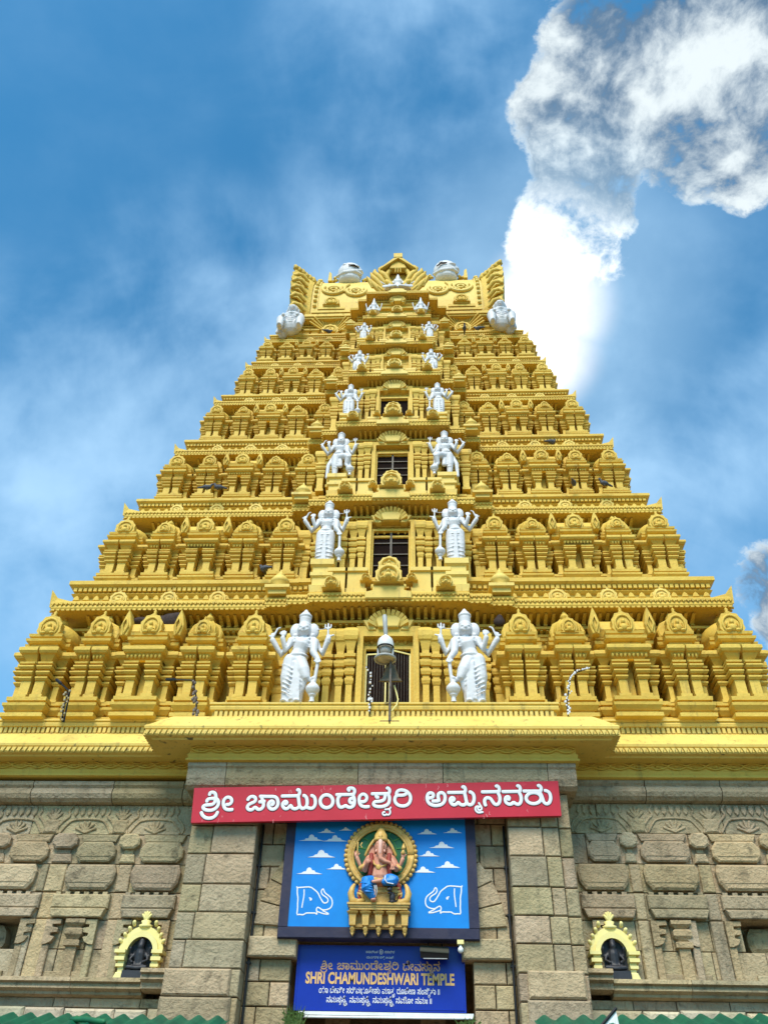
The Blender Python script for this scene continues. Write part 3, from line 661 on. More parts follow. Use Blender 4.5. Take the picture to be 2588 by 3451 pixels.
# ---- lower yellow cornice over the gateway
def plan2(w_, ys, h, yc, x0=0.0): return [(-w_, 31), (-w_, ys), (x0-h, ys), (x0-h, yc), (x0+h, yc), (x0+h, ys), (w_, ys), (w_, 31)]
mb = MB()
mb.sweep(plan2(11.2, 19.4, 5.6, 18.4), [(-1.1, 9.93), (-.16, 9.93), (-.14, 9.97), (-.03, 9.98), (0, 10.02), (-.02, 10.12), (.02, 10.14), (.03, 10.2), (0, 10.24), (-.05, 10.27), (-.22, 10.45), (-.38, 10.60), (-.47, 10.68), (-2.5, 10.68)])
along(plan2(11.2, 19.4, 5.6, 18.4), .0, .14, lambda x, y, n: mb.prism([(x-.055, 10.10), (x, 9.975), (x+.055, 10.10)], y-.035, y+.01) if n[1] < -.5 else mb.box(x-.03, x+.03, y-.05, y+.05, 9.98, 10.1))
kap = mb.build('eaves_cornice', EAV, tower, ORG)
kap['label'] = 'broad smooth yellow eaves cornice under the storeys'
mb = MB()
p2 = plan2(10.6, 19.85, 4.3, 18.9, .05)
mb.sweep(p2, [(-.05, 10.66), (-.05, 10.7), (-.1, 10.7), (-.1, 10.86), (0, 10.88), (.02, 10.95), (-.02, 11.0), (.03, 11.02), (.03, 11.06), (-2.4, 11.06)])
along(p2, -.09, .125, lambda x, y, n: mb.box(x-.038, x+.038, y-.06, y+.03, 10.71, 10.865) if n[1] < -.5 else mb.box(x-.05, x+.05, y-.038, y+.038, 10.71, 10.865))
mb.build('tooth_band', EAV, tower, ORG)
mb = MB()
p3 = plan2(10.4, 19.95, 4.62, 18.97, .03)
mb.sweep(p3, [(-.4, 9.56), (-.02, 9.56), (.06, 9.58), (.06, 9.63), (.02, 9.65), (.04, 9.74), (0, 9.76), (0, 9.95), (-.4, 9.95)])
for xa, xb, y in ((-10.3, -4.65, 19.95), (-4.55, 4.61, 18.97), (4.7, 10.3, 19.95)):
    for ph in (0, pi):
        n = int((xb-xa)/.07); mb.stroke([(xa+(xb-xa)*k/n, 9.855+.07*abs(sin((xb-xa)*k/n*pi/.46))*(1 if ph else -1)+.004*ph) for k in range(n+1)], .042, y, .055, it=0)
    n = int((xb-xa)/.46)
    for k in range(n): mb.ell((xa+.46*(k+.5), y, 9.855), (.085, .05, .03), 8, 5)
mb.build('pattern_frieze', YEL, tower, ORG)

# ================================================================== stone gateway
GO = (0, 20, 0)
gate = thing('stone_gateway', 'grey brown carved granite gateway building under the yellow tower, with a tall doorway', 'gateway', GO)
YS, YP, YI = 20.3, 19.3, 19.8       # side wall, pillar and doorway wall planes
mb = MB(); mb.tint = .8
mb.box(-11.5, -4.3, 20.95, 30.5, 0, 9.6); mb.box(4.3, 11.5, 20.95, 30.5, 0, 9.6); mb.box(-4.3, 4.3, 20.6, 30.5, 6.2, 9.6)
mb.box(-4.3, -2.4, 20.6, 30.5, 0, 6.2); mb.box(2.6, 4.3, 20.6, 30.5, 0, 6.2)
core = mb.build('wall', STONE, gate, GO)
def blockrow(mb, xs, z0, z1, y0, y1, gap=.012, ch=.02):
    for a, b in zip(xs[:-1], xs[1:]):
        mb.tint = tnt(); e = random.uniform(0, .018)
        mb.box(a+gap, b-gap, y0-e, y1, z0+gap, z1-gap, ch)
# side walls, course by course
for q, sgn in (('left', -1), ('right', 1)):
    def X(l): return [x for x in l]
    mb = MB()
    xs_a = [-11.4, -8.72, -6.67, -4.9, -4.34] if sgn < 0 else [4.36, 6.4, 8.2, 11.4]
    for a, b in zip(xs_a[:-1], xs_a[1:]):
        mb.tint = tnt(.1)
        mb.extx([(20.6, 9.62), (20.02, 9.62), (20.0, 9.52), (20.06, 9.46), (20.0, 9.40), (19.98, 9.3), (20.03, 9.2), (20.13, 9.13), (20.3, 9.11), (20.6, 9.11)], a+.012, b-.012)
    rows = {'b': (8.39, 9.11), 'c': (7.70, 8.39), 'd': (7.07, 7.70), 'e': (6.48, 7.07), 'f': (5.87, 6.48), 'g': (5.26, 5.87), 'i': (4.74, 4.93)}
    seams = {'b': [-11.4, -8.6, -6.45, -4.34], 'c': [-11.4, -9.35, -7.55, -5.98, -4.34], 'd': [-11.4, -8.2, -6.05, -5.35, -4.34], 'e': [-11.4, -7.8, -6.9, -6.0, -4.34],
             'f': [-8.2, -7.2, -6.6, -5.95, -4.34], 'g': [-11.4, -7.9, -7.2, -6.5, -5.75, -4.34], 'i': [-11.4, -8.4, -7.0, -6.2, -5.1, -4.34]} if sgn < 0 else \
            {'b': [4.36, 5.2, 8.15, 11.4], 'c': [4.36, 4.86, 7.25, 9.3, 11.4], 'd': [4.36, 6.5, 8.5, 11.4], 'e': [4.36, 5.35, 7.5, 9.6, 11.4], 'f': [4.36, 5.7, 6.45, 7.32, 8.0],
             'g': [4.36, 5.74, 7.25, 8.4, 11.4], 'i': [4.36, 5.4, 6.3, 7.4, 9.1, 11.4]}
    for r in rows: blockrow(mb, seams[r], *rows[r], YS, 20.96, .008, .012)
    dzs = -.14 if sgn < 0 else -.03
    GS = (0, 20, -dzs)
    mb.build('wall_course', STONE, gate, GS)
    # carved relief blocks
    mb = MB()
    wide = [(-8.88, -7.95), (-7.25, -6.32), (-5.72, -4.68), (-10.6, -9.5)] if sgn < 0 else [(4.85, 5.6), (6.07, 7.2), (7.7, 8.8), (9.3, 10.4)]
    vase = [(-9.4, -8.95), (-7.9, -7.3), (-6.27, -5.77)] if sgn < 0 else [(5.63, 6.03), (7.23, 7.67), (8.85, 9.25)]
    pots = [(-9.4, -8.1), (-7.4, -6.2), (-5.84, -4.66)] if sgn < 0 else [(4.55, 5.72), (6.05, 7.3), (7.68, 8.95)]
    strip = [(-8.05, -7.88), (-7.85, -7.43), (-6.17, -5.87)] if sgn < 0 else [(5.76, 6.0), (7.34, 7.62), (9.0, 9.3)]
    eb = [(-9.6, -7.85), (-7.56, -6.22), (-5.92, -4.68)] if sgn < 0 else [(4.56, 5.76), (6.04, 7.36), (7.68, 9.3)]
    yb = YS+.05
    for a, b in wide:
        mb.tint = tnt()
        mb.prism([(a+.12, 7.72), (b-.12, 7.72), (b, 7.84), (b, 8.02), (b-.12, 8.18), (a+.12, 8.18), (a, 8.02), (a, 7.84)], YS-.17, yb, .035)
        mb.prism([(a+.07, 8.2), (b-.07, 8.2), (b-.0, 8.37), (a+.0, 8.37)], YS-.09, yb, .02); mb.box(a+.1, b-.1, YS-.182, YS-.1, 7.84, 7.865)
    for a, b in vase:
        mb.tint = tnt()
        mb.prism([(a+.12, 8.03), (b-.12, 8.03), (b, 8.12), (b, 8.27), (b-.1, 8.38), (a+.1, 8.38), (a, 8.27), (a, 8.12)], YS-.18, yb, .04)
        mb.prism([(a+.14, 7.93), (b-.14, 7.93), (b-.14, 8.03), (a+.14, 8.03)], YS-.06, yb, .01)
        mb.prism([(a+.06, 7.72), (b-.06, 7.72), (b-.1, 7.92), (a+.1, 7.92)], YS-.09, yb, .03)
    for a, b in pots:
        mb.tint = tnt()
        mb.prism([(a+.16, 7.1), (b-.16, 7.1), (b-.03, 7.27), (b, 7.5), (b-.06, 7.66), (a+.06, 7.66), (a, 7.5), (a+.03, 7.27)], YS-.18, yb, .05)
        mb.box(a+.13, b-.13, YS-.192, YS-.1, 7.25, 7.275)
    for a, b in strip: mb.tint = tnt(); mb.box(a, b, YS-.07, yb, 7.08, 7.68, .02)
    for a, b in eb:
        mb.tint = tnt()
        mb.box(a, b, YS-.16, yb, 6.70, 7.0, .03)
        mb.prism([(a+.1, 6.5), (b-.1, 6.5), (b-.02, 6.68), (a+.02, 6.68)], YS-.22, yb, .02)
        n = int((b-a)/.22)
        for k in range(n): mb.box(a+.05+.22*k, a+.16+.22*k, YS-.12, yb, 7.0, 7.06)
    for a, b in strip: mb.tint = tnt(); mb.box(a, b, YS-.06, yb, 6.5, 7.05, .02); mb.box(a, b, YS-.09, yb, 5.28, 6.47, .02)
    # bracket capitals and half pilasters in the niche zone
    for x, d in ([(-8.16, 1), (-7.55, 1), (-6.38, -1), (-5.93, 1), (-4.72, -1)] if sgn < 0 else [(4.75, 1), (6.02, 1), (7.0, -1), (7.63, 1)]):
        mb.tint = tnt(); f = lambda u, z: (x+d*u, z)
        poly = [f(0, 5.95), f(.08, 5.95), f(.2, 6.0), f(.26, 6.1), f(.15, 6.12), f(.15, 6.18), f(.3, 6.2), f(.3, 6.28), f(.16, 6.3), f(.16, 6.36), f(.34, 6.37), f(.34, 6.46), f(0, 6.46)]
        mb.prism(poly if d > 0 else poly[::-1], YS-.15, yb)
        mb.box(min(x, x+d*.16), max(x, x+d*.16), YS-.11, yb, 5.28, 5.95, .02)
    cx = -6.86 if sgn < 0 else 6.66
    mb.tint = tnt(); mb.stack(cx-.1, cx+.1, YS-.1, yb, [(5.28, .02), (5.9, .02), (5.92, .08), (6.02, .08), (6.05, .02), (6.15, .1), (6.25, .1), (6.3, .03), (6.38, .12), (6.46, .12)])
    for a, b in ([(-9.5, -8.3), (-7.35, -6.5)] if sgn < 0 else [(6.15, 7.15), (8.1, 9.3)]):
        mb.tint = tnt(); mb.box(a, b, YS-.08, yb, 5.28, 5.42, .02)
    a, b = (-9.3, -8.6) if sgn < 0 else (8.2, 8.9)
    mb.tint = tnt(); mb.prism([(a+.06, 5.9), (b-.1, 5.9), (b, 6.05), (b-.04, 6.3), (b-.15, 6.42), (a+.1, 6.42), (a, 6.25), (a, 6.05)], YS+.25, YS+.62, .1)
    # low-relief frieze of fans, arches and hanging teeth
    per = 1.72; x0 = -9.9 if sgn < 0 else 4.2
    for k in range(4):
        c = x0+per*(k+.5)+(.1 if sgn < 0 else .2)
        if not (-9.9 < c < -4.9 or 4.9 < c < 10): continue
        mb.tint = tnt(.1)
        mb.stroke([(c-.62, 8.43), (c-.5, 8.62), (c-.36, 8.76), (c+.36, 8.76), (c+.5, 8.62), (c+.62, 8.43)], .05, YS, .05)
        for a in range(20, 161, 28): mb.stroke([(c, 8.44), (c+.13*cos(R(a)), 8.44+.14*sin(R(a))), (c+.26*cos(R(a)), 8.46+.24*sin(R(a)))], .06, YS, .05)
        for j in range(-2, 3): mb.prism([(c+.17*j-.055, 9.06), (c+.17*j-.06, 8.9), (c+.17*j, 8.82), (c+.17*j+.06, 8.9), (c+.17*j+.055, 9.06)], YS-.05, yb, .02)
        for e in (-1, 1): mb.stroke([(c+e*.45, 9.07), (c+e*.53, 8.95), (c+e*.45, 8.84), (c+e*.6, 8.72), (c+e*.72, 8.55), (c+e*.68, 8.43)], .055, YS, .05)
        m = c+per/2
        if abs(m) < 9.7:
            if -4.75 > m or m > 4.75:
                mb.prism([(m-.14, 8.42), (m+.14, 8.42), (m+.2, 8.6), (m+.16, 8.74), (m-.16, 8.74), (m-.2, 8.6)], YS-.07, yb, .03)
                for a in range(30, 151, 30): mb.stroke([(m, 8.74), (m+.2*cos(R(a)), 8.78+.24*sin(R(a)))], .07, YS, .05)
    mb.build('carved_relief', STONE, gate, GS)
    # projecting ledge
    mb = MB()
    led = lambda d: [(20.5, 5.27+d), (19.92, 5.26+d), (19.9, 5.18+d), (20.0, 5.15+d), (19.97, 5.06+d), (20.1, 5.01+d), (20.1, 4.96+d), (20.25, 4.93+d), (20.5, 4.92+d)]
    for a, b in zip(*(lambda l: (l[:-1], l[1:]))([-11.4, -8.3, -6.6, -5.06] if sgn < 0 else [4.98, 6.6, 8.6, 11.4])): mb.tint = tnt(.1); mb.extx(led(0), a+.006, b-.006)
    mb.tint = tnt(.1)
    a, b = (-5.05, -4.37) if sgn < 0 else (4.42, 4.97)
    mb.extx([(y-.18, z+(.16 if z > 5 else .1)) for y, z in led(0)], a, b)
    mb.build('ledge', STONE, gate, GS)
    mb = MB(); x = -11.4 if sgn < 0 else 4.4
    end = -4.35 if sgn < 0 else 11.4
    while x < end:
        wd = random.uniform(.5, 1.3); mb.tint = tnt(.2)
        mb.box(x+.01, min(x+wd, end)-.01, 20.12+random.uniform(-.06, .06), 20.9, 4.3, 4.74-random.uniform(0, .05), .05); x += wd
    x = -11.4 if sgn < 0 else 4.4
    while x < end:
        wd = random.uniform(.5, 1.5); mb.tint = tnt(.2); mb.box(x+.01, min(x+wd, end)-.01, 20.05, 20.9, 0, 4.29, .05); x += wd
    mb.build('plinth', STONE2, gate, GS)
# pillars of the gateway
zr = [0, .8, 1.6, 2.3, 3.0, 3.6, 4.15, 4.68, 5.2, 5.75, 6.3, 6.88, 7.53, 8.17, 8.97]
for sgn in (-1, 1):
    mb = MB()
    for k, (a, b) in enumerate(zip(zr[:-1], zr[1:])):
        if sgn < 0:
            sp = [-3.82, -3.82, -4.06, -3.95, -3.9, -3.9][k % 6]
            blockrow(mb, [-4.36, sp], a, b, YP+.03, 20.4); blockrow(mb, [sp, -2.80], a, b, YP, 20.4)
        else:
            sp = [3.72, 3.70, 3.80, 3.76][k % 4]
            blockrow(mb, [2.94, sp], a, b, YP, 20.4); blockrow(mb, [sp, 4.10], a, b, YP+.03, 20.4); blockrow(mb, [4.10, 4.40], a, b, YP+.10, 20.4)
    if sgn < 0: mb.tint = tnt(); blockrow(mb, [-4.4, -2.98], 4.68, 5.2, YP-.08, YP+.3, .01, .04); blockrow(mb, [-4.42, -2.92], 4.15, 4.68, YP-.08, YP+.3, .01, .04)
    else: mb.tint = tnt(); blockrow(mb, [3.12, 4.3], 4.72, 5.25, YP-.08, YP+.3, .01, .04); blockrow(mb, [3.08, 4.36], 4.15, 4.72, YP-.08, YP+.3, .01, .04)
    mb.build('pillar', STONE, gate, GO)
mb = MB()   # moulded lintel courses across the pillars
for a, b in zip([-4.6, -3.66, -.5, 1.5, 3.95], [-3.66, -.5, 1.5, 3.95, 4.62]):
    mb.tint = tnt(.08)
    mb.extx([(20.4, 9.57), (19.02, 9.57), (19.0, 9.47), (19.05, 9.42), (19.06, 9.2), (19.12, 9.05), (19.24, 8.975), (20.4, 8.975)], a+.008, b-.008)
mb.build('lintel', STONE, gate, GO)
# recessed doorway wall with the springing of an arch
mb = MB()
zz = [0, .9, 1.8, 2.6, 3.4, 4.05, 4.6, 5.06, 5.5, 5.89, 6.4, 6.9, 7.4, 7.9, 8.4, 8.97]
for k, (a, b) in enumerate(zip(zz[:-1], zz[1:])):
    if b <= 5.9:
        j = .25*(k % 2)
        blockrow(mb, [-2.82, -2.25-j, -1.83], a, b, YI, 20.65); blockrow(mb, [2.05, 2.5+j, 2.95], a, b, YI, 20.65)
    else: blockrow(mb, [-2.82, -2.2-.3*(k % 2), -1.4, 0, 1.5, 2.3+.3*(k % 2), 2.95], a, b, YI, 20.65)
for sgn in (-1, 1):
    mb.tint = tnt(); x = sorted((sgn*1.77+.05, sgn*2.82+.05)); mb.box(x[0], x[1], YI-.22, YI+.3, 5.5, 5.9, .03)
    for k in range(7):
        a0, a1 = 4+11*k, 14.4+11*k
        p = [(.05+sgn*r*cos(R(a)), 6.0+r*.92*sin(R(a))) for r, a in ((2.12, a0), (2.78, a0), (2.78, (a0+a1)/2), (2.78, a1), (2.12, a1))]
        mb.tint = tnt(); mb.prism(p if sgn > 0 else p[::-1], YI-.07, YI+.02, .015)
mb.build('doorway_wall', STONE, gate, GO)
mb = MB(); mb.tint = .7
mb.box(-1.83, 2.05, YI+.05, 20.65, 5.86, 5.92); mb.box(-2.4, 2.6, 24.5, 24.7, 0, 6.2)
for x in (-1.0, 1.2): mb.tint = 1.1; mb.box(x-.28, x+.28, 22.2, 22.7, 0, 4.9)
mb.build('passage', STONE, gate, GO)

# ---- arched shrine niches with cream frames and black figures
def niche(x, za, zb, name_side, w_=.50):
    th = thing('shrine_niche', 'cream arched niche with a black seated idol, '+name_side, 'niche', (x, 20.2, zb), 'cream arched niches on the stone wall')
    o = (x, 20.2, zb)
    mb = MB(); h = za-zb-.28; zs = h-.42     # spring line
    def ring(r0, r1, y0, y1, a0=0, a1=180, n=14):
        pts = [(x+r1*cos(R(a0+(a1-a0)*k/n)), zb+zs+r1*1.1*sin(R(a0+(a1-a0)*k/n))) for k in range(n+1)]+[(x+r0*cos(R(a1-(a1-a0)*k/n)), zb+zs+r0*1.1*sin(R(a1-(a1-a0)*k/n))) for k in range(n+1)]
        for k in range(n):
            q = [pts[k], pts[k+1], pts[2*n-k], pts[2*n+1-k]]
            mb.hexa([(q[0][0], y0, q[0][1]), (q[1][0], y0, q[1][1]), (q[1][0], y1, q[1][1]), (q[0][0], y1, q[0][1]), (q[3][0], y0, q[3][1]), (q[2][0], y0, q[2][1]), (q[2][0], y1, q[2][1]), (q[3][0], y1, q[3][1])])
    ring(.29, .40, 20.02, 20.3); ring(.40, .50, 20.08, 20.3)
    for q in (-1, 1):
        mb.stack(*sorted((x+q*.30, x+q*.42)), 20.04, 20.3, [(zb+.1, 0), (zb+zs-.28, 0), (zb+zs-.28, .05), (zb+zs-.22, .05), (zb+zs-.22, .02), (zb+zs-.16, .02), (zb+zs-.16, .09), (zb+zs-.09, .09), (zb+zs-.07, .03), (zb+zs-.02, .03), (zb+zs-.02, .11), (zb+zs+.05, .11)], kl=1 if q < 0 else .1, kr=1 if q > 0 else .1)
        mb.prism([(x+q*.29, zb), (x+q*.5, zb), (x+q*.44, zb+.14), (x+q*.29, zb+.14)][::q], 20.0, 20.3, .02)
        for k in range(4): mb.tube([(x+q*(.46-.07*k), 20.1, zb+zs+.22+.12*k), (x+q*(.49-.08*k), 20.06, zb+zs+.25+.125*k)], .045, 5)
    zt = zb+zs+.54
    mb.lathe([(.14, -.02), (.16, .03), (.09, .06), (.12, .12), (.05, .15)], (x, 20.12, zt), 10, .7)
    for a in (40, 65, 90, 115, 140): mb.tube([(x, 20.1, zt+.13), (x+.12*cos(R(a)), 20.08, zt+.13+.17*sin(R(a)))], [.04, .03], 5)
    mb.build('frame', CREAM, th, o)
    mb = MB(); mb.box(x-.30, x+.30, 20.2, 20.29, zb, zb+zs); mb.prism([(x+.30*cos(R(a)), zb+zs+.33*sin(R(a))) for a in range(0, 181, 15)], 20.2, 20.29)
    mb.box(x-.29, x+.29, 19.96, 20.2, zb, zb+.17)
    mb.build('niche_back', BLK, th, o)
    mb = MB(); zf = zb+.17
    mb.ell((x, 20.12, zf+.1), (.22, .12, .1)); mb.tube([(x, 20.14, zf+.12), (x, 20.12, zf+.36)], [.13, .12], 8)
    mb.ell((x, 20.08, zf+.5), (.075, .08, .09)); mb.lathe([(.08, 0), (.07, .08), (.03, .16), (.01, .2)], (x, 20.1, zf+.54), 8)
    for q in (-1, 1):
        mb.tube([(x+q*.13, 20.12, zf+.36), (x+q*.2, 20.06, zf+.22), (x+q*.12, 19.99, zf+.17)], .035, 6); mb.tube([(x+q*.12, 20.14, zf+.36), (x+q*.22, 20.12, zf+.3), (x+q*.22, 20.05, zf+.46)], .03, 6)
        mb.tube([(x+q*.08, 20.08, zf+.08), (x+q*.22, 20.0, zf+.07), (x, 19.98, zf+.05)], .05, 6)
    link('idol', remesh(mb, 'idol', .018, BLK, o), th)
niche(-5.24, 6.33, 5.10, 'left of the gateway'); niche(5.10, 6.42, 5.22, 'right of the gateway')

# ================================================================== white statues
def fingers(mb, c, d, n=4, l=.13, r=.02, spread=.035):
    c = Vector(c); d = Vector(d).normalized(); sx = Vector((1, 0, 0))
    mb.ell(c, (.055, .035, .07), 8, 6)
    for k in range(n): mb.tube([c+sx*(k-(n-1)/2)*spread, c+sx*(k-(n-1)/2)*spread*1.25+d*l*(.8 if k in (0, n-1) else 1)], r, 5)
    mb.tube([c-sx*.05, c-sx*.10+d*.05], r, 5)
def guardian(pose):
    mb = MB(); L = pose
    hx = .17 if L == 'lean' else .05
    # head, crown, hair
    mb.ell((hx, -.05, 2.29), (.175, .17, .205), 14, 10); mb.ell((hx, -.22, 2.25), (.032, .045, .055), 8, 6)
    for q in (-1, 1):
        mb.ell((hx+q*.072, -.195, 2.315), (.04, .03, .026), 8, 6); mb.ell((hx+q*.08, -.16, 2.22), (.055, .05, .055), 8, 6)
        mb.ell((hx+q*.22, .03, 2.28), (.16, .10, .25), 12, 10); mb.ell((hx+q*.27, .06, 2.30), (.075, .07, .1), 8, 6); mb.ell((hx+q*.22, -.06, 2.08), (.06, .06, .06), 8, 6)
    mb.ell((hx, -.195, 2.17), (.05, .03, .018), 8, 6)
    mb.lathe([(.155, 2.38), (.175, 2.42), (.165, 2.46), (.145, 2.48), (.15, 2.6), (.155, 2.62), (.15, 2.68), (.172, 2.71), (.168, 2.75), (.13, 2.80), (.09, 2.86), (.06, 2.89), (.055, 2.92), (.01, 2.98)], (hx, -.01, 0), 16)
    mb.tube([(hx, 0, 2.14), (hx, 0, 2.0)], [.085, .1], 10)
    # torso
    cx = hx-.02
    mb.ell((cx, 0, 1.86), (.27, .165, .2), 14, 10); mb.tube([(cx-.26, .0, 1.97), (cx+.27, .0, 1.97)], .105, 10)
    wx = hx*.6
    mb.tube([(cx, 0, 1.8), (wx, 0, 1.62), (wx-.04, 0, 1.45)], [.235, .185, .21], 14)
    mb.ell((hx*.1, .0, 1.34), (.275, .19, .19), 14, 10)
    mb.tube([(cx-.18, -.13, 1.98), (cx-.1, -.17, 1.88), (cx, -.185, 1.82), (cx+.1, -.17, 1.88), (cx+.18, -.13, 1.98)], .03, 6)
    mb.ell((cx, -.18, 1.80), (.05, .04, .05), 8, 6)
    for q in (-1, 1): mb.ell((cx+q*.11, -.12, 1.86), (.10, .07, .08), 10, 8)
    pts = [(wx-.03+.235*cos(R(a)), .185*sin(R(a)), 1.45) for a in range(0, 361, 30)]; mb.tube(pts, .035, 6, cap=False)
    pts = [(cx+.235*cos(R(a)), .17*sin(R(a)), 1.70) for a in range(0, 361, 30)]; mb.tube(pts, .022, 6, cap=False)
    # legs and draped cloth
    if L == 'lean':
        mb.tube([(-.09, 0, 1.34), (-.13, -.03, .8), (-.10, .0, .42), (-.09, 0, .07)], [.2, .185, .16, .15], 12)
        mb.tube([(.12, -.02, 1.3), (.26, -.13, .95), (.34, -.17, .74)], [.19, .165, .11], 12)
        mb.tube([(.34, -.17, .74), (.46, -.14, .66), (.52, -.2, .70)], [.09, .065, .055], 8)
        mb.tube([(.1, 0, 1.1), (.12, -.02, .7), (.08, 0, .07)], [.2, .2, .19], 12)
        mb.tube([(.3, -.12, .75), (.24, -.06, .45), (.2, -.02, .22)], [.1, .09, .05], 8)
        for k in range(7): z = 1.2-.13*k; mb.tube([(-.30+.012*k, -.02, z), (-.22, -.17, z-.07), (-.08, -.215, z-.16), (0, -.21, z-.22)], .02, 5)
        for k in range(5): mb.tube([(.02+.035*k, -.205, 1.2-.03*k), (.03+.035*k, -.215, .7), (-.02+.06*k, -.20, .08+.03*(k % 2))], .021, 5)
        for k in range(4): mb.tube([(.12, -.205, .98-.11*k), (.2, -.21, .86-.10*k), (.30-.02*k, -.17, .80-.10*k)], .016, 5)
        for x in (-.16, .16): mb.ell((x, -.14, .045), (.085, .17, .055), 10, 6)
    elif L == 'straight':
        for q in (-1, 1):
            mb.tube([(q*.12, 0, 1.34), (q*.15, -.02, .8), (q*.13, 0, .07)], [.2, .165, .14], 12); mb.ell((q*.14, -.14, .045), (.08, .17, .055), 10, 6)
            for k in range(6): z = 1.15-.17*k; mb.tube([(q*.30-.0*k, -.03, z), (q*.22, -.16, z-.05), (q*.06, -.19, z-.03)], .02, 5)
        mb.tube([(0, -.0, 1.2), (0, -.03, .12)], [.19, .17], 12)
        for k in range(-1, 2): mb.tube([(.035*k, -.2, 1.3), (.04*k, -.2, .7), (.06*k, -.19, .1)], .024, 5)
        mb.tube([(-.1, -.2, 1.2), (.1, -.2, 1.2)], .03, 5); mb.tube([(-.09, -.2, .62), (.09, -.2, .62)], .026, 5)
    else:   # one knee raised, foot on the mace
        mb.tube([(-.12, 0, 1.3), (-.14, -.03, .75), (-.12, 0, .07)], [.19, .15, .10], 12); mb.ell((-.14, -.14, .045), (.085, .17, .055), 10, 6)
        mb.tube([(.1, -.03, 1.28), (.34, -.26, 1.12), (.42, -.32, .98)], [.19, .165, .13], 12); mb.tube([(.42, -.32, .98), (.36, -.24, .62), (.40, -.28, .48)], [.12, .09, .06], 10)
        mb.tube([(-.28, .05, 1.3), (-.42, .0, .8), (-.45, 0, .05)], [.07, .09, .07], 8)
        mb.tube([(.1, -.1, 1.1), (.1, -.14, .62)], [.08, .1], 8)
        for k in range(5): mb.tube([(-.26, -.03, 1.2-.15*k), (-.16, -.17, 1.14-.15*k), (-.03, -.14, 1.12-.15*k)], .018, 5)
    # arms
    a1, a2 = [.115, .102, .078], [.11, .095, .07]
    sx = cx-.3; tx = cx+.3
    mb.tube([(sx, .05, 1.95), (sx-.22, .05, 1.56), (sx-.46, -.05, 1.95)], a1, 10); fingers(mb, (sx-.47, -.06, 2.05), (.1, 0, 1), 3)
    mb.tube([(sx-.44, -.08, 2.05), (sx-.36, -.08, 2.30), (sx-.30, -.08, 2.33)], .03, 6)
    mb.tube([(sx+.02, -.05, 1.93), (sx-.10, -.12, 1.60), (sx-.18, -.2, 1.92)], a2, 10); fingers(mb, (sx-.17, -.21, 2.02), (0, 0, 1), 4)
    mb.tube([(tx, .05, 1.95), (tx+.22, .05, 1.58), (tx+.35, -.05, 1.98)], a1, 10); fingers(mb, (tx+.36, -.06, 2.05), (.8, 0, .5), 3)
    mb.tube([(tx+.34, -.07, 2.05), (tx+.33, -.07, 2.42)], .03, 6)
    for k in (-1, 0, 1): mb.tube([(tx+.33, -.07, 2.28), (tx+.33+.075*k, -.07, 2.34), (tx+.33+.075*k, -.07, 2.43+.03*(k == 0))], .026, 6)
    mb.tube([(hx+.15, .0, 2.31), (tx+.33, -.06, 2.30)], .018, 5)
    gz = 0.0 if L != 'knee' else .45
    mb.tube([(tx, -.05, 1.9), (tx+.02, -.15, 1.5), (tx+.14, -.2, 1.28)], a2, 10)
    mx = tx+.16
    fingers(mb, (mx, -.24, 1.24), (0, -.2, -1), 4, .11)
    # bangles
    for p, r in (((sx-.40, -.02, 1.86), .075), ((tx+.33, -.02, 1.88), .075), ((tx+.1, -.18, 1.35), .075)):
        mb.tube([(p[0]+r*cos(R(a)), p[1]+r*sin(R(a)), p[2]) for a in range(0, 361, 45)], .016, 5, cap=False)
    dx = -.10 if L == 'lean' else .03
    mb.tube([(mx, -.2, 1.26), (mx+dx*.5, -.2, .58)], [.05, .045], 8)
    mb.lathe([(.04, .62), (.07, .60), (.06, .56), (.12, .5), (.17, .42), (.175, .36), (.17, .34), (.13, .26), (.09, .22), (.10, .19), (.055, .15), (.06, .05), (.075, .0)], (mx+dx*.8, -.2, 0), 14)
    return mb
GM = {}
for p_ in ('lean', 'straight', 'knee'): GM[p_] = remesh(guardian(p_), 'guardian_statue', .0195, WHT, smooth=1)
SB = [11.08, 16.08, 19.92, 23.03, 26.0, 28.9]; SHT = [2.86, 2.5, 2.18, 1.80, 1.42, 1.24]; SY = [19.12, 19.97, 20.42, 20.66, 21.2, 21.95]; SXH = [2.08, 1.82, 1.67, 1.5, 1.38, 1.28]
PO = ['lean', 'straight', 'knee', 'straight', 'lean', 'straight']
ORD = ['lowest doorway', 'second opening up', 'third opening up', 'fourth opening up', 'fifth opening up', 'topmost opening']
DESC = {'lean': 'resting a foot on its mace', 'straight': 'standing upright', 'knee': 'with one knee raised'}
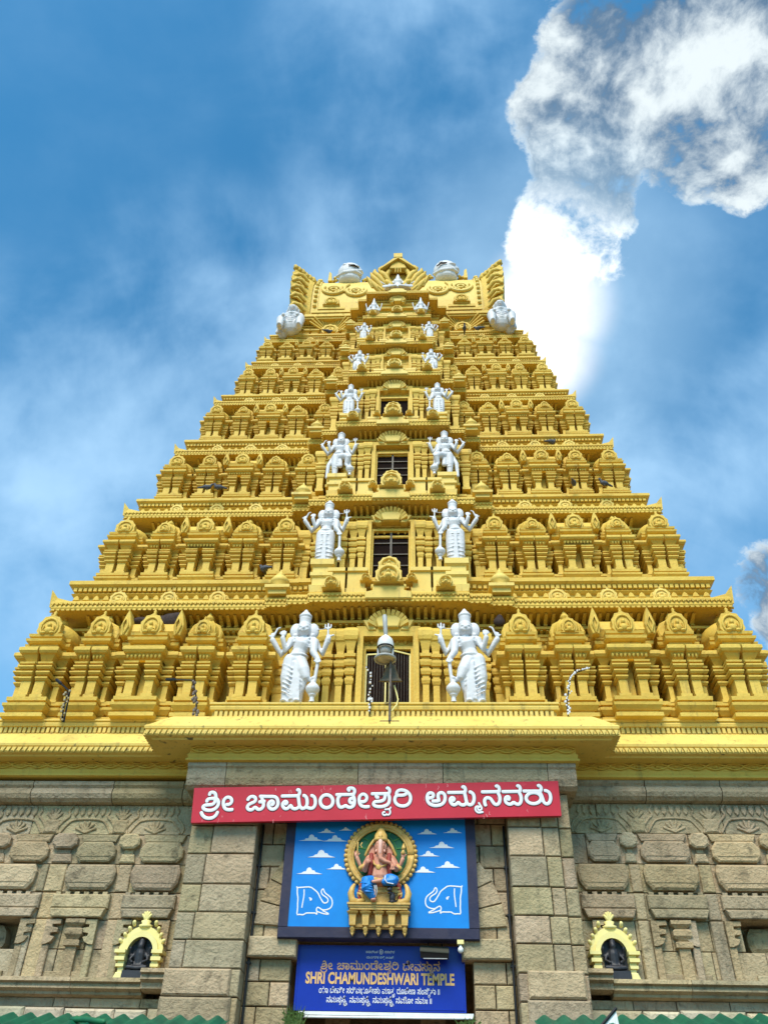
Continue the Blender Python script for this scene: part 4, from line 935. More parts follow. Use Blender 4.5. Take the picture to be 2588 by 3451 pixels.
for i in range(6):
    for q in (-1, 1):
        o = link('guardian_statue', GM[PO[i]]); k = SHT[i]/2.97
        o.location = (XC+q*SXH[i]+(q*.12*k)+((-.19, .07)[q > 0] if i == 0 else q*.05), SY[i], SB[i]); o.scale = (-q*k*1.09, k*1.05, k)
        tag(o, 'white four-armed guardian statue %s, %s of the %s' % (DESC[PO[i]], 'left' if q < 0 else 'right', ORD[i]), 'statue', 'white guardian statues on the yellow tower')
        if i > 0:
            mb = MB(); s = S[i]; x = o.location.x
            zc = TC[i-1]+.06*S[i-1]; mb.stack(x-.30*s, x+.30*s, SY[i]-.24*s, SY[i]+.4*s, [(zc, .05*s), (zc+.2*(SB[i]-zc), .08*s), (zc+.25*(SB[i]-zc), 0), (zc+.45*(SB[i]-zc), 0), (zc+.5*(SB[i]-zc), .07*s), (zc+.6*(SB[i]-zc), .07*s), (zc+.62*(SB[i]-zc), .0), (zc+.78*(SB[i]-zc), 0), (zc+.84*(SB[i]-zc), .09*s), (SB[i]+.004, .09*s)])
            st = [c for c in tower.children if c.name.startswith('storey')][i]
            mb.build('pedestal', YEL2, st, ORG)
def seated(wide=1.0):
    mb = MB()
    mb.ell((0, 0, .14), (.42*wide, .24, .14)); mb.tube([(0, .02, .15), (0, .02, .5), (0, 0, .66)], [.2, .17, .2], 12)
    mb.tube([(-.2, 0, .68), (.2, 0, .68)], .08, 8); mb.ell((0, -.03, .84), (.11, .12, .13)); mb.lathe([(.12, .9), (.125, .94), (.10, .98), (.09, 1.08), (.05, 1.2), (.02, 1.3), (.005, 1.34)], (0, -.01, 0), 12)
    for q in (-1, 1):
        mb.ell((q*.13, .03, .83), (.07, .08, .13), 8, 6)
        mb.tube([(q*.24, 0, .66), (q*.33, -.05, .4), (q*.36, -.2, .25)], [.075, .06, .05], 8); mb.ell((q*.37, -.24, .24), (.05, .06, .04), 8, 6)
        mb.tube([(q*.24, .04, .66), (q*.46, .03, .42), (q*.55*wide, -.02, .72)], [.07, .06, .045], 8); mb.ell((q*.56*wide, -.03, .79), (.045, .035, .08), 8, 6)
        mb.tube([(q*.12, -.05, .12), (q*.42*wide, -.2, .13), (q*.1, -.28, .08)], [.12, .1, .07], 8)
    return remesh(mb, 'seated_statue', .02, WHT, smooth=1)
SM = seated()
for q in (-1, 1):
    o = link('seated_statue', SM); o.location = (XC+q*1.02, 22.22, 31.07); o.scale = (.62, .7, .86)
    tag(o, 'small white seated figure on the %s end of the ledge under the arched niche' % ('left' if q < 0 else 'right'), 'statue', 'small seated white figures near the tower top')
o = link('seated_statue', seated(1.5)); o.location = (XC, 22.42, 33.0); o.scale = (.98, .8, .95)
tag(o, 'white seated figure with a tall crown and raised arms inside the topmost arched niche', 'statue')
def crouch():
    mb = MB()
    mb.ell((0, .1, .75), (.52, .45, .62)); mb.ell((0, -.02, 1.25), (.48, .36, .34)); mb.ell((0, -.12, 1.72), (.30, .30, .30)); mb.lathe([(.30, 1.75), (.33, 1.82), (.25, 1.92), (.12, 2.05), (.03, 2.14)], (0, -.05, 0), 12)
    mb.ell((0, -.4, 1.66), (.16, .12, .10)); mb.ell((0, -.38, 1.55), (.12, .1, .05))
    for q in (-1, 1):
        mb.ell((q*.12, -.36, 1.80), (.06, .05, .05)); mb.ell((q*.3, -.02, 1.72), (.09, .1, .16))
        mb.tube([(q*.3, .0, .5), (q*.55, -.35, .72), (q*.52, -.42, .12)], [.27, .25, .17], 10); mb.ell((q*.52, -.52, .08), (.14, .24, .1))
        mb.tube([(q*.42, 0, 1.4), (q*.6, -.2, 1.02), (q*.4, -.5, .9)], [.17, .14, .10], 8); mb.ell((q*.38, -.54, .88), (.1, .1, .1))
    mb.ell((.45, .35, .55), (.36, .4, .5)); mb.tube([(.62, .1, .7), (.70, -.05, .1)], [.15, .11], 8)
    for k in range(4): mb.tube([(-.3+.02*k, -.3+.02*k, 1.05-.12*k), (0, -.42+.02*k, .98-.12*k), (.3, -.3+.02*k, 1.05-.12*k)], .03, 5)
    mb.tube([(-.34, -.22, 1.4), (0, -.42, 1.22), (.34, -.22, 1.4)], .045, 6)
    return remesh(mb, 'crouching_statue', .035, WHT, smooth=1)
CM = crouch()
for q in (-1, 1):
    o = link('crouching_statue', CM); o.location = (q*4.66, 23.1, 30.92); o.scale = (q*.82, .85, .93)
    tag(o, 'bulky white crouching dwarf figure at the %s corner of the top ledge' % ('left' if q < 0 else 'right'), 'statue', 'white crouching corner figures')
def dome_face():
    mb = MB()
    mb.ell((0, 0, .70), (.56, .5, .66), 18, 14); mb.ell((.0, -.05, .12), (.50, .44, .30), 16, 10); mb.tube([(-.52, -.2, .30), (-.2, -.46, .22), (.25, -.46, .30), (.5, -.2, .40)], [.09, .12, .11, .08], 8); mb.tube([(.3, -.42, .42), (.5, -.25, .62), (.56, -.05, .7)], [.08, .09, .06], 7)
    mb.ell((.22, -.40, .74), (.25, .12, .05)); mb.ell((-.2, -.38, .9), (.12, .12, .10))
    return remesh(mb, 'domed_head', .028, WHT, smooth=1)
DM = dome_face()
for q in (-1, 1):
    root = thing('domed_head', 'smooth white domed head with a dark slit, %s of the topmost gable' % ('left' if q < 0 else 'right'), 'sculpture', (q*2.4, 24.5, 36.62), 'white domed heads on the roof')
    o = link('head', DM, root); o.scale = (1.12, 1.0, 1.08)
    mb = MB(); mb.tube([(-q*.45, -.44, .64), (-q*.25, -.53, .75), (q*.03, -.54, .77)], [.03, .05, .03], 6); mb.build('mouth_slit', DARK, root)

SIGN=[(0.085,[(-3.9,0.225),(-3.897,0.272),(-3.857,0.288),(-3.806,0.283),(-3.763,0.248),(-3.748,0.197),(-3.737,0.138),(-3.69,0.103),(-3.661,0.035),(-3.669,-0.031),(-3.715,-0.097),(-3.793,-0.137),(-3.885,-0.14),(-3.971,-0.117),(-4.019,-0.075),(-4.008,-0.029),(-3.944,-0.01),(-3.86,-0.011),(-3.787,0.004),(-3.751,0.054),(-3.755,0.121)]),
(0.084,[(-3.942,0.066),(-3.943,0.108),(-3.904,0.132),(-3.838,0.14),(-3.762,0.138)]),
(0.084,[(-4.042,-0.182),(-4.003,-0.249),(-3.929,-0.308),(-3.844,-0.325),(-3.754,-0.311),(-3.687,-0.254),(-3.659,-0.181)]),
(0.083,[(-3.319,-0.129),(-3.41,-0.136),(-3.488,-0.114),(-3.533,-0.05),(-3.555,0.025),(-3.547,0.1),(-3.503,0.154),(-3.437,0.166),(-3.378,0.131),(-3.355,0.072),(-3.37,0.018),(-3.416,-0.011),(-3.475,-0.01)]),
(0.084,[(-2.984,0.09),(-2.963,0.14),(-2.916,0.169),(-2.857,0.168),(-2.807,0.133),(-2.798,0.078),(-2.828,0.037),(-2.892,0.013),(-2.956,-0.019),(-2.983,-0.077),(-2.961,-0.127),(-2.909,-0.149),(-2.852,-0.137),(-2.815,-0.093),(-2.782,-0.089),(-2.745,-0.127),(-2.702,-0.144),(-2.646,-0.125),(-2.608,-0.076),(-2.606,-0.009),(-2.636,0.05),(-2.661,0.134)]),
(0.084,[(-2.71,0.035),(-2.586,0.049)]),
(0.084,[(-2.706,0.169),(-2.512,0.161),(-2.361,0.158),(-2.299,0.111),(-2.271,0.027),(-2.273,-0.057),(-2.322,-0.122),(-2.386,-0.146),(-2.455,-0.12),(-2.494,-0.053),(-2.491,0.006),(-2.452,0.047),(-2.403,0.054),(-2.374,0.012),(-2.387,-0.03),(-2.42,-0.037)]),
(0.084,[(-2.194,0.164),(-1.825,0.165)]),
(0.084,[(-1.842,0.297),(-1.818,0.318),(-1.782,0.279),(-1.783,0.219),(-1.813,0.161),(-1.794,0.068),(-1.775,-0.041),(-1.751,-0.099),(-1.707,-0.133),(-1.698,-0.138),(-1.631,-0.122),(-1.593,-0.053),(-1.594,0.031),(-1.611,0.115),(-1.656,0.166),(-1.689,0.167)]),
(0.083,[(-1.59,-0.111),(-1.505,-0.141),(-1.44,-0.122),(-1.402,-0.048),(-1.403,0.044),(-1.428,0.128),(-1.488,0.163),(-1.505,0.163)]),
(0.083,[(-1.768,-0.083),(-1.823,-0.135),(-1.889,-0.142),(-1.941,-0.113),(-1.965,-0.058),(-1.993,-0.07),(-2.023,-0.119),(-2.08,-0.139),(-2.131,-0.113),(-2.165,-0.059),(-2.161,-0.001),(-2.118,0.04),(-2.071,0.031),(-2.06,-0.002),(-2.096,-0.027)]),
(0.087,[(-0.994,0.02),(-1.0,-0.027),(-1.019,-0.069),(-1.051,-0.102),(-1.092,-0.122),(-1.137,-0.129),(-1.184,-0.121),(-1.226,-0.098),(-1.261,-0.064),(-1.284,-0.022),(-1.294,0.025),(-1.288,0.072),(-1.269,0.114),(-1.237,0.148),(-1.196,0.169),(-1.15,0.175),(-1.103,0.167),(-1.06,0.144),(-1.026,0.11),(-1.003,0.067),(-0.994,0.02)]),
(0.084,[(-0.92,0.174),(-0.545,0.171)]),
(0.084,[(-0.622,0.265),(-0.652,0.291),(-0.64,0.321),(-0.573,0.328),(-0.514,0.305),(-0.492,0.254),(-0.504,0.204),(-0.536,0.154),(-0.506,0.094),(-0.493,0.01),(-0.502,-0.072),(-0.539,-0.117),(-0.604,-0.133),(-0.663,-0.111),(-0.696,-0.081),(-0.745,-0.109),(-0.803,-0.129),(-0.853,-0.099),(-0.88,-0.024),(-0.887,0.051),(-0.868,0.118),(-0.828,0.151)]),
(0.083,[(-0.54,-0.034),(-0.59,-0.021),(-0.612,0.021),(-0.601,0.071),(-0.551,0.078)]),
(0.082,[(-0.162,-0.118),(-0.258,-0.126),(-0.34,-0.097),(-0.382,-0.032),(-0.392,0.05),(-0.38,0.124),(-0.334,0.169),(-0.28,0.177),(-0.224,0.139),(-0.205,0.084),(-0.232,0.02),(-0.286,-0.007),(-0.341,-0.001)]),
(0.082,[(-0.096,0.179),(0.298,0.176)]),
(0.083,[(0.257,0.298),(0.275,0.316),(0.317,0.278),(0.321,0.213),(0.284,0.158),(0.315,0.102),(0.315,0.01),(0.287,-0.063),(0.223,-0.107),(0.132,-0.128),(0.024,-0.122),(-0.049,-0.093),(-0.058,-0.038),(-0.013,-0.003),(0.078,-0.004),(0.16,0.013),(0.206,0.058),(0.215,0.14)]),
(0.082,[(0.005,0.154),(0.009,0.093),(0.055,0.093)]),
(0.082,[(0.48,0.126),(0.476,0.191),(0.518,0.246),(0.592,0.259),(0.683,0.243),(0.764,0.186),(0.803,0.102),(0.801,0.01),(0.758,-0.072),(0.685,-0.116),(0.594,-0.123),(0.504,-0.094),(0.446,-0.029),(0.433,0.044),(0.462,0.117),(0.517,0.135),(0.599,0.129),(0.672,0.141),(0.718,0.177)]),
(0.045,[(0.209,-0.193),(0.313,-0.186),(0.345,-0.146)]),
(0.045,[(0.313,-0.19),(0.333,-0.245),(0.321,-0.299),(0.276,-0.325),(0.24,-0.297),(0.222,-0.324),(0.177,-0.323),(0.152,-0.287),(0.168,-0.251),(0.205,-0.252)]),
(0.084,[(1.211,0.048),(1.311,0.066),(1.338,0.116),(1.315,0.167),(1.256,0.178),(1.205,0.149),(1.182,0.069),(1.194,-0.022),(1.236,-0.082),(1.314,-0.118),(1.402,-0.125),(1.501,-0.107),(1.573,-0.048),(1.602,0.041),(1.596,0.121),(1.554,0.172),(1.495,0.178),(1.444,0.144),(1.436,0.084),(1.448,0.024),(1.466,-0.017),(1.308,-0.019)]),
(0.084,[(1.674,0.175),(2.041,0.173)]),
(0.085,[(2.014,0.29),(2.04,0.315),(2.077,0.274),(2.078,0.213),(2.05,0.163),(2.066,0.092),(2.079,-0.008),(2.093,-0.088),(2.15,-0.123),(2.21,-0.11),(2.254,-0.041),(2.27,0.048),(2.256,0.129),(2.2,0.18),(2.17,0.176)]),
(0.084,[(2.085,-0.068),(2.042,-0.117),(1.983,-0.125),(1.926,-0.095),(1.899,-0.049),(1.857,-0.093),(1.796,-0.122),(1.739,-0.091),(1.708,-0.021),(1.721,0.039),(1.767,0.058),(1.805,0.037),(1.803,-0.003),(1.762,-0.022)]),
(0.049,[(2.364,-0.078),(2.386,-0.123),(2.412,-0.163),(2.428,-0.212),(2.395,-0.251),(2.347,-0.25),(2.33,-0.211),(2.352,-0.176),(2.401,-0.172)]),
(0.049,[(2.353,-0.162),(2.299,-0.161),(2.271,-0.209),(2.287,-0.269),(2.342,-0.309),(2.441,-0.291)]),
(0.084,[(2.457,0.175),(2.84,0.174)]),
(0.084,[(2.791,0.297),(2.823,0.321),(2.86,0.265),(2.861,0.204),(2.825,0.144),(2.855,0.07),(2.86,-0.002),(2.834,-0.086),(2.777,-0.132),(2.719,-0.113),(2.678,-0.047),(2.647,0.014),(2.59,0.039),(2.529,0.028),(2.495,-0.031),(2.506,-0.116),(2.516,-0.14)]),
(0.084,[(2.93,0.172),(3.318,0.171)]),
(0.084,[(3.283,0.294),(3.309,0.312),(3.346,0.268),(3.344,0.195),(3.309,0.147),(3.343,0.073),(3.346,-0.011),(3.319,-0.095),(3.262,-0.135),(3.205,-0.116),(3.162,-0.074),(3.11,-0.121),(3.05,-0.126),(2.988,-0.089),(2.972,-0.016),(2.995,0.044),(3.056,0.055),(3.076,0.018),(3.049,-0.018)]),
(0.083,[(3.414,0.175),(3.795,0.168)]),
(0.084,[(3.762,0.291),(3.788,0.309),(3.83,0.259),(3.823,0.198),(3.78,0.138),(3.809,0.089),(3.833,-0.008),(3.846,-0.092),(3.9,-0.135),(3.961,-0.118),(4.006,-0.047),(4.022,0.036),(4.005,0.134),(3.939,0.177),(3.904,0.178)]),
(0.083,[(3.799,0.004),(3.786,-0.035),(3.757,-0.071),(3.716,-0.099),(3.666,-0.116),(3.612,-0.121),(3.56,-0.114),(3.514,-0.095),(3.48,-0.066),(3.459,-0.029),(3.455,0.011),(3.468,0.051),(3.497,0.087),(3.538,0.115),(3.588,0.133),(3.643,0.138),(3.695,0.131),(3.741,0.111),(3.775,0.081),(3.795,0.045),(3.799,0.004)])]
ELE=[[(-1.8,6.88),(-1.78,6.85),(-1.78,6.76),(-1.75,6.64),(-1.75,6.53),(-1.74,6.43),(-1.75,6.3),(-1.69,6.31),(-1.62,6.3),(-1.57,6.32),(-1.55,6.34),(-1.44,6.34),(-1.33,6.34),(-1.31,6.3),(-1.31,6.36),(-1.33,6.41),(-1.31,6.46),(-1.27,6.45),(-1.19,6.4),(-1.09,6.41),(-1.01,6.45),(-0.98,6.53),(-1.0,6.63),(-1.06,6.69),(-1.17,6.76),(-1.2,6.84),(-1.23,6.83),(-1.25,6.77),(-1.21,6.71),(-1.13,6.67),(-1.08,6.62),(-1.09,6.56),(-1.16,6.54),(-1.2,6.57),(-1.27,6.67),(-1.32,6.76),(-1.4,6.82),(-1.49,6.88),(-1.66,6.87),(-1.78,6.86)],[(-1.63,6.82),(-1.62,6.7),(-1.64,6.54),(-1.65,6.45)],[(-1.3,6.37),(-1.21,6.34),(-1.12,6.32),(-1.03,6.32),(-1.12,6.36),(-1.19,6.39)],[(-1.5,6.65),(-1.44,6.63),(-1.47,6.59),(-1.48,6.63)]]

# ================================================================== red name sign
ST = (-.062, 19.1, 8.642)
sign = thing('red_sign', 'long red sign board with white lettering hung across the gateway pillars', 'sign', ST); sign.rotation_euler = (0, -.0235, 0)
mb = MB(); mb.hexa([(-4.25, -.05, -.41), (4.21, -.05, -.40), (4.21, .06, -.40), (-4.25, .06, -.41), (-4.29, -.05, .405), (4.24, -.05, .405), (4.24, .06, .405), (-4.29, .06, .405)])
mb.build('board', REDS, sign)
MRN = mat('dark_maroon_paint', (.10, .004, .012), None, 1, .5)
for lo, hi in ((-9, -3.2), (-3.2, .95), (.95, 9)):
    wds = [q for q in SIGN if lo <= min(a for a, b in q[1]) < hi]
    mb = MB(); ml = MB()
    for wd, pts in wds: mb.stroke(pts, wd, -.049, .022, it=1); ml.stroke(pts, wd+.026, -.049, .008, it=1)
    mb.build('lettering', LET, sign); ml.build('letter_outline', MRN, sign)
mb = MB()
for k in range(34): x, z = random.uniform(-4.1, 4.1), random.choice((random.uniform(.3, .39), random.uniform(-.38, .38), random.uniform(-.38, -.26))); mb.stroke([(x, z), (x+random.uniform(-.02, .02), z-random.uniform(.01, .07)), (x+random.uniform(-.03, .03), z-random.uniform(.02, .1))], random.uniform(.006, .016), -.0485, .003, it=0)
mb.build('scratches', mat('faded_pink_scratch', (.62, .25, .25), None, 1, .7), sign)
mb = MB()
for x in (-3.6, -1.2, 1.3, 3.6): mb.box(x-.03, x+.03, .06, .24, -.3, .3)
mb.build('bracket', RUST, sign)

# ================================================================== painted panel with the seated elephant-headed figure
PO_ = (0.03, 19.6, 5.85)
pan = thing('mural_panel', 'sky blue painted panel with clouds and elephant outlines in a navy border', 'mural', PO_)
mb = MB()
mb.box(-2.14, 2.21, 19.46, 19.8, 5.84, 6.07, .02); mb.box(-2.14, -1.93, 19.46, 19.8, 6.07, 8.5); mb.box(1.99, 2.21, 19.46, 19.8, 6.07, 8.5); mb.box(-1.93, 1.99, 19.462, 19.8, 8.42, 8.5)
mb.build('border', NAVY, pan, PO_)
mb = MB(); mb.box(-1.93, 1.99, 19.475, 19.75, 6.07, 8.42); mb.build('painted_board', BLUE, pan, PO_)
mb = MB()
for cx, cz, cw in [(-1.21, 8.09, .4), (-.77, 8.14, .31), (-1.54, 7.92, .58), (-1.0, 7.91, .58), (-1.29, 7.56, .67), (-1.54, 7.19, .58), (-.93, 7.29, .49), (1.11, 8.08, .49), (1.7, 8.11, .45), (1.45, 7.78, .58), (1.14, 7.59, .49), (1.57, 7.35, .58), (1.02, 7.24, .53)]:
    h = cw*.24; p = [(-.5, -.28), (-.3, -.12), (-.24, .1), (-.15, .12), (-.1, .6), (-.02, .75), (.06, .62), (.1, .3), (.2, .28), (.24, .0), (.34, -.1), (.5, -.28)]
    p = [(cx+a*cw*random.uniform(.92, 1.05), cz+b*h) for a, b in p]; mb = MB(); mb.prism(p, 19.468, 19.474); mb.build('painted_cloud', LET, pan, PO_)
for q in (0, 1):
    mb = MB()
    for k, st_ in enumerate(ELE):
        mb.stroke([(.06-a if q else a, b+(.03 if q else 0)) for a, b in st_] if not q else [(-.0-(a)+.07, b+.05) for a, b in st_], .026 if k else .028, 19.474, .005, it=1)
    mb.build('painted_elephant', LET, pan, PO_)

RO = (.06, 19.4, 6.0)
rel = thing('ganesha_relief', 'painted relief of a seated elephant-headed deity in a gold ring', 'relief', RO)
RX, RZ, RCX, RCZ = .70, .66, .06, 7.54
mb = MB()
ring = lambda r, y, n=40, a0=0, a1=360: [(RCX+r*RX*cos(R(a0+(a1-a0)*k/n)), y, RCZ+r*RZ*sin(R(a0+(a1-a0)*k/n))) for k in range(n+1)]
mb.tube(ring(1.0, 19.42), .075, 8, cap=False); mb.tube(ring(.90, 19.39), .03, 6, cap=False)
for k in range(44): a = R(360*k/44); mb.ell((RCX+RX*1.13*cos(a), 19.42, RCZ+RZ*1.13*sin(a)), (.055, .05, .05), 7, 5)
mb.tube(ring(1.04, 19.36), .025, 6, cap=False)
mb.build('ring', GOLD, rel, RO)
mb = MB(); mb.prism([(RCX+.98*RX*cos(R(10*k)), RCZ+.98*RZ*sin(R(10*k))) for k in range(36)], 19.45, 19.473); mb.build('green_ground', GRN, rel, RO)
mb = MB()
for k in range(7): a = R(15+25*k); mb.stroke([(RCX+.42*cos(a)*.9, RCZ+.05+.46*sin(a)), (RCX+.56*cos(a), RCZ+.05+.55*sin(a))], .03, 19.449, .012)
mb.stroke([(RCX+.36*cos(R(a)), RCZ+.05+.44*sin(R(a))) for a in range(-10, 191, 20)], .022, 19.449, .012)
mb.build('halo', mat('light_green_paint', (.06, .22, .05)), rel, RO)
# gold bracket and throne
mb = MB(); cx = RCX
mb.box(cx-.69, cx+.67, 19.12, 19.47, 6.445, 6.485); mb.box(cx-.66, cx+.64, 19.15, 19.47, 6.40, 6.443); mb.box(cx-.63, cx+.61, 19.17, 19.47, 6.35, 6.40)
mb.box(cx-.55, cx+.53, 19.40, 19.47, 6.02, 6.35); mb.box(cx-.6, cx+.58, 19.36, 19.47, 6.05, 6.11)
for k in range(5):
    x = cx-.57+.28*k
    mb.stack(x-.075, x+.075, 19.22, 19.45, [(5.93, -.05), (6.0, -.02), (6.01, -.045), (6.05, -.045), (6.06, -.01), (6.27, .0), (6.29, .03), (6.315, .05), (6.335, .01), (6.36, .01)])
    mb.prism([(x, 5.86), (x+.05, 5.94), (x-.05, 5.94)], 19.28, 19.4, .01)
mb.box(cx-.40, cx+.40, 19.30, 19.47, 6.485, 6.80); mb.box(cx-.46, cx+.46, 19.27, 19.47, 6.72, 6.77); mb.box(cx-.43, cx+.43, 19.28, 19.47, 6.80, 6.84)
for q in (-1, 1):
    mb.tube([(cx+q*.36, 19.3, 6.56), (cx+q*.48, 19.28, 6.52), (cx+q*.60, 19.28, 6.56), (cx+q*.63, 19.28, 6.70), (cx+q*.60, 19.3, 6.82), (cx+q*.57, 19.32, 6.88)], [.05, .075, .085, .075, .055, .04], 8)
    mb.tube([(cx+q*.36, 19.29, 6.60), (cx+q*.40, 19.27, 6.68), (cx+q*.48, 19.27, 6.70), (cx+q*.47, 19.27, 6.64)], [.03, .035, .035, .02], 6)
mb.build('bracket', GOLD, rel, RO)
yq = 19.3
mb = MB()   # body: one continuous skin-coloured surface
mb.ell((cx, yq, 7.18), (.24, .15, .23)); mb.tube([(cx, yq+.02, 7.05), (cx, yq+.02, 7.4)], [.22, .19], 12); mb.tube([(cx-.22, yq+.03, 7.45), (cx+.22, yq+.03, 7.45)], .085, 8)
mb.ell((cx, yq-.04, 7.68), (.15, .13, .16)); mb.ell((cx-.05, yq-.12, 7.74), (.06, .05, .06)); mb.ell((cx+.05, yq-.12, 7.74), (.06, .05, .06))
for q in (-1, 1):
    mb.ell((cx+q*.20, yq+.02, 7.62), (.09, .03, .14)); mb.ell((cx+q*.075, yq-.15, 7.69), (.02, .015, .015))
mb.tube([(cx, yq-.14, 7.66), (cx, yq-.19, 7.50), (cx+.02, yq-.22, 7.38), (cx+.12, yq-.22, 7.32), (cx+.22, yq-.20, 7.30), (cx+.28, yq-.18, 7.24)], [.085, .07, .055, .045, .038, .03], 10)
def arm(pts, r): mb.tube(pts, r, 8)
arm([(cx-.26, yq+.02, 7.45), (cx-.42, yq, 7.22), (cx-.52, yq-.05, 7.44)], [.08, .07, .05]); arm([(cx+.26, yq+.02, 7.45), (cx+.42, yq, 7.24), (cx+.50, yq-.05, 7.42)], [.08, .07, .05])
arm([(cx-.24, yq-.02, 7.42), (cx-.34, yq-.1, 7.17), (cx-.28, yq-.2, 7.28)], [.075, .065, .045]); arm([(cx+.24, yq-.02, 7.42), (cx+.36, yq-.1, 7.18), (cx+.30, yq-.2, 7.22)], [.075, .065, .045])
def hand(c, d, n=4, l=.09):
    c = Vector(c); d = Vector(d).normalized(); mb.ell(c, (.05, .028, .055), 8, 6)
    for k in range(n): o = (k-(n-1)/2)*.026; mb.tube([c+Vector((o, 0, 0))+d*.03, c+Vector((o*1.3, -.004, 0))+d*l*(1.0-.12*abs(k-1.3))], .0115, 5)
    mb.tube([c+Vector((.04, 0, -.01)), c+Vector((.075, -.01, .03))], .013, 5)
hand((cx-.54, yq-.07, 7.50), (0, 0, 1)); hand((cx+.51, yq-.07, 7.49), (0, 0, 1)); hand((cx-.27, yq-.23, 7.31), (0, 0, 1)); hand((cx+.28, yq-.23, 7.21), (0, -.2, -1), 4, .08)
mb.tube([(cx-.12, yq-.1, 6.72), (cx-.12, yq-.14, 6.54)], [.06, .05], 8); mb.ell((cx-.12, yq-.2, 6.52), (.065, .10, .035))
mb.tube([(cx+.02, yq-.2, 6.92), (cx-.14, yq-.24, 6.89)], [.05, .035], 8)
link('body', remesh(mb, 'body', .0085, SKIN, RO), rel)
mb = MB()   # pale face mask and trunk front, hands lie on the body
mb.tube([(cx, yq-.155, 7.78), (cx, yq-.20, 7.66), (cx, yq-.235, 7.50)], [.055, .05, .035], 8)
for q in (-1, 1): mb.tube([(cx+q*.09, yq-.16, 7.58), (cx+q*.10, yq-.22, 7.53)], [.022, .008], 6)
mb.build('face_paint', PINK, rel, RO)
mb = MB()
mb.lathe([(.17, 0), (.18, .04), (.15, .08), (.14, .16), (.10, .22), (.08, .28), (.04, .33), (.03, .36), (.005, .40)], (cx, yq-.02, 7.80), 14); mb.ell((cx, yq-.17, 7.88), (.045, .03, .05))
for q in (-1, 1):
    mb.tube([(cx+q*.16, yq-.06, 7.82), (cx+q*.25, yq-.03, 7.70), (cx+q*.34, yq, 7.52)], [.035, .035, .03], 6)
    mb.tube([(cx+q*.36, yq-.06, 7.27), (cx+q*.44, yq-.06, 7.22)], .05, 6)
mb.tube([(cx-.2, yq-.12, 7.45), (cx-.13, yq-.17, 7.28), (cx-.02, yq-.18, 7.20), (cx+.13, yq-.17, 7.26), (cx+.2, yq-.12, 7.45)], .022, 6); mb.ell((cx-.03, yq-.18, 7.21), (.06, .03, .06))
mb.tube([(cx-.24, yq-.06, 7.02), (cx-.1, yq-.15, 6.97), (cx+.1, yq-.15, 6.97), (cx+.24, yq-.06, 7.03)], .03, 6)
mb.tube([(cx+.51, yq-.09, 7.55), (cx+.52, yq-.09, 7.62)], [.05, .03], 6); mb.lathe([(.05, 0), (.045, .05), (.005, .14)], (cx+.52, yq-.09, 7.62), 8)
mb.tube([(cx-.52, yq-.09, 7.52), (cx-.51, yq-.09, 7.76)], .016, 6); mb.tube([(cx-.60, yq-.09, 7.62), (cx-.64, yq-.09, 7.68), (cx-.57, yq-.09, 7.73), (cx-.60, yq-.09, 7.78)], .013, 5); mb.tube([(cx-.42, yq-.09, 7.66), (cx-.45, yq-.09, 7.71), (cx-.42, yq-.09, 7.76)], .014, 5)
mb.build('crown_and_jewels', GOLD, rel, RO)
mb = MB()
for q in (-1, 1):
    mb.tube([(cx+q*.20, yq-.09, 7.50), (cx+q*.19, yq-.15, 7.30), (cx+q*.22, yq-.10, 7.08)], [.05, .055, .05], 8)
    mb.tube([(cx+q*.25, yq+.06, 7.1), (cx+q*.40, yq+.05, 6.9), (cx+q*.46, yq-.0, 6.68), (cx+q*.43, yq-.02, 6.56)], [.06, .055, .045, .03], 8)
link('shawl', remesh(mb, 'shawl', .012, MAROON, RO), rel)
mb = MB()
mb.tube([(cx-.10, yq, 6.98), (cx-.30, yq-.14, 6.90), (cx-.28, yq-.2, 6.78), (cx-.16, yq-.14, 6.62)], [.12, .135, .13, .085], 10); mb.tube([(cx+.06, yq, 6.98), (cx+.26, yq-.15, 6.96), (cx+.33, yq-.18, 6.95)], [.12, .125, .10], 10)
mb.tube([(cx+.3, yq-.18, 6.92), (cx+.12, yq-.2, 6.90)], [.11, .08], 8)
for k in range(4): mb.tube([(cx-.43+.03*k, yq-.13, 6.90-.05*k), (cx-.30, yq-.315+.01*k, 6.84-.055*k), (cx-.16+.01*k, yq-.28, 6.82-.05*k)], .012, 5)
link('trousers', remesh(mb, 'trousers', .01, CLOTH, RO), rel)
mb = MB()
for x0 in (-.085, -.045): mb.tube([(cx+x0-.02, yq-.26, 6.80), (cx+x0+.0, yq-.24, 6.70), (cx+x0-.03, yq-.17, 6.60)], .011, 5)
mb.tube([(cx+.13, yq-.27, 7.0), (cx+.12, yq-.29, 6.92), (cx+.17, yq-.27, 6.86), (cx+.3, yq-.26, 6.84)], .014, 5)
mb.build('white_trim', LET, rel, RO)
o_ = (cx+.28, 19.2, 6.485); ms = MB()
ms.ell((o_[0], 19.2, 6.60), (.07, .09, .12)); ms.ell((o_[0]-.05, 19.12, 6.74), (.055, .07, .055)); ms.ell((o_[0]-.09, 19.08, 6.73), (.03, .035, .025)); ms.ell((o_[0]-.02, 19.14, 6.80), (.03, .015, .035)); ms.ell((o_[0]-.09, 19.16, 6.80), (.03, .015, .035)); ms.ell((o_[0], 19.2, 6.50), (.10, .11, .03))
ms.tube([(o_[0]-.03, 19.12, 6.66), (o_[0]-.09, 19.07, 6.66)], .02, 6); ms.tube([(o_[0]+.06, 19.25, 6.52), (o_[0]+.12, 19.22, 6.58), (o_[0]+.10, 19.2, 6.68)], .014, 5)
mo = link('mouse_figure', remesh(ms, 'mouse_figure', .012, BLK, o_)); mo.location = o_
tag(mo, 'small black mouse figure seated on the gold bracket beside the deity', 'figurine')

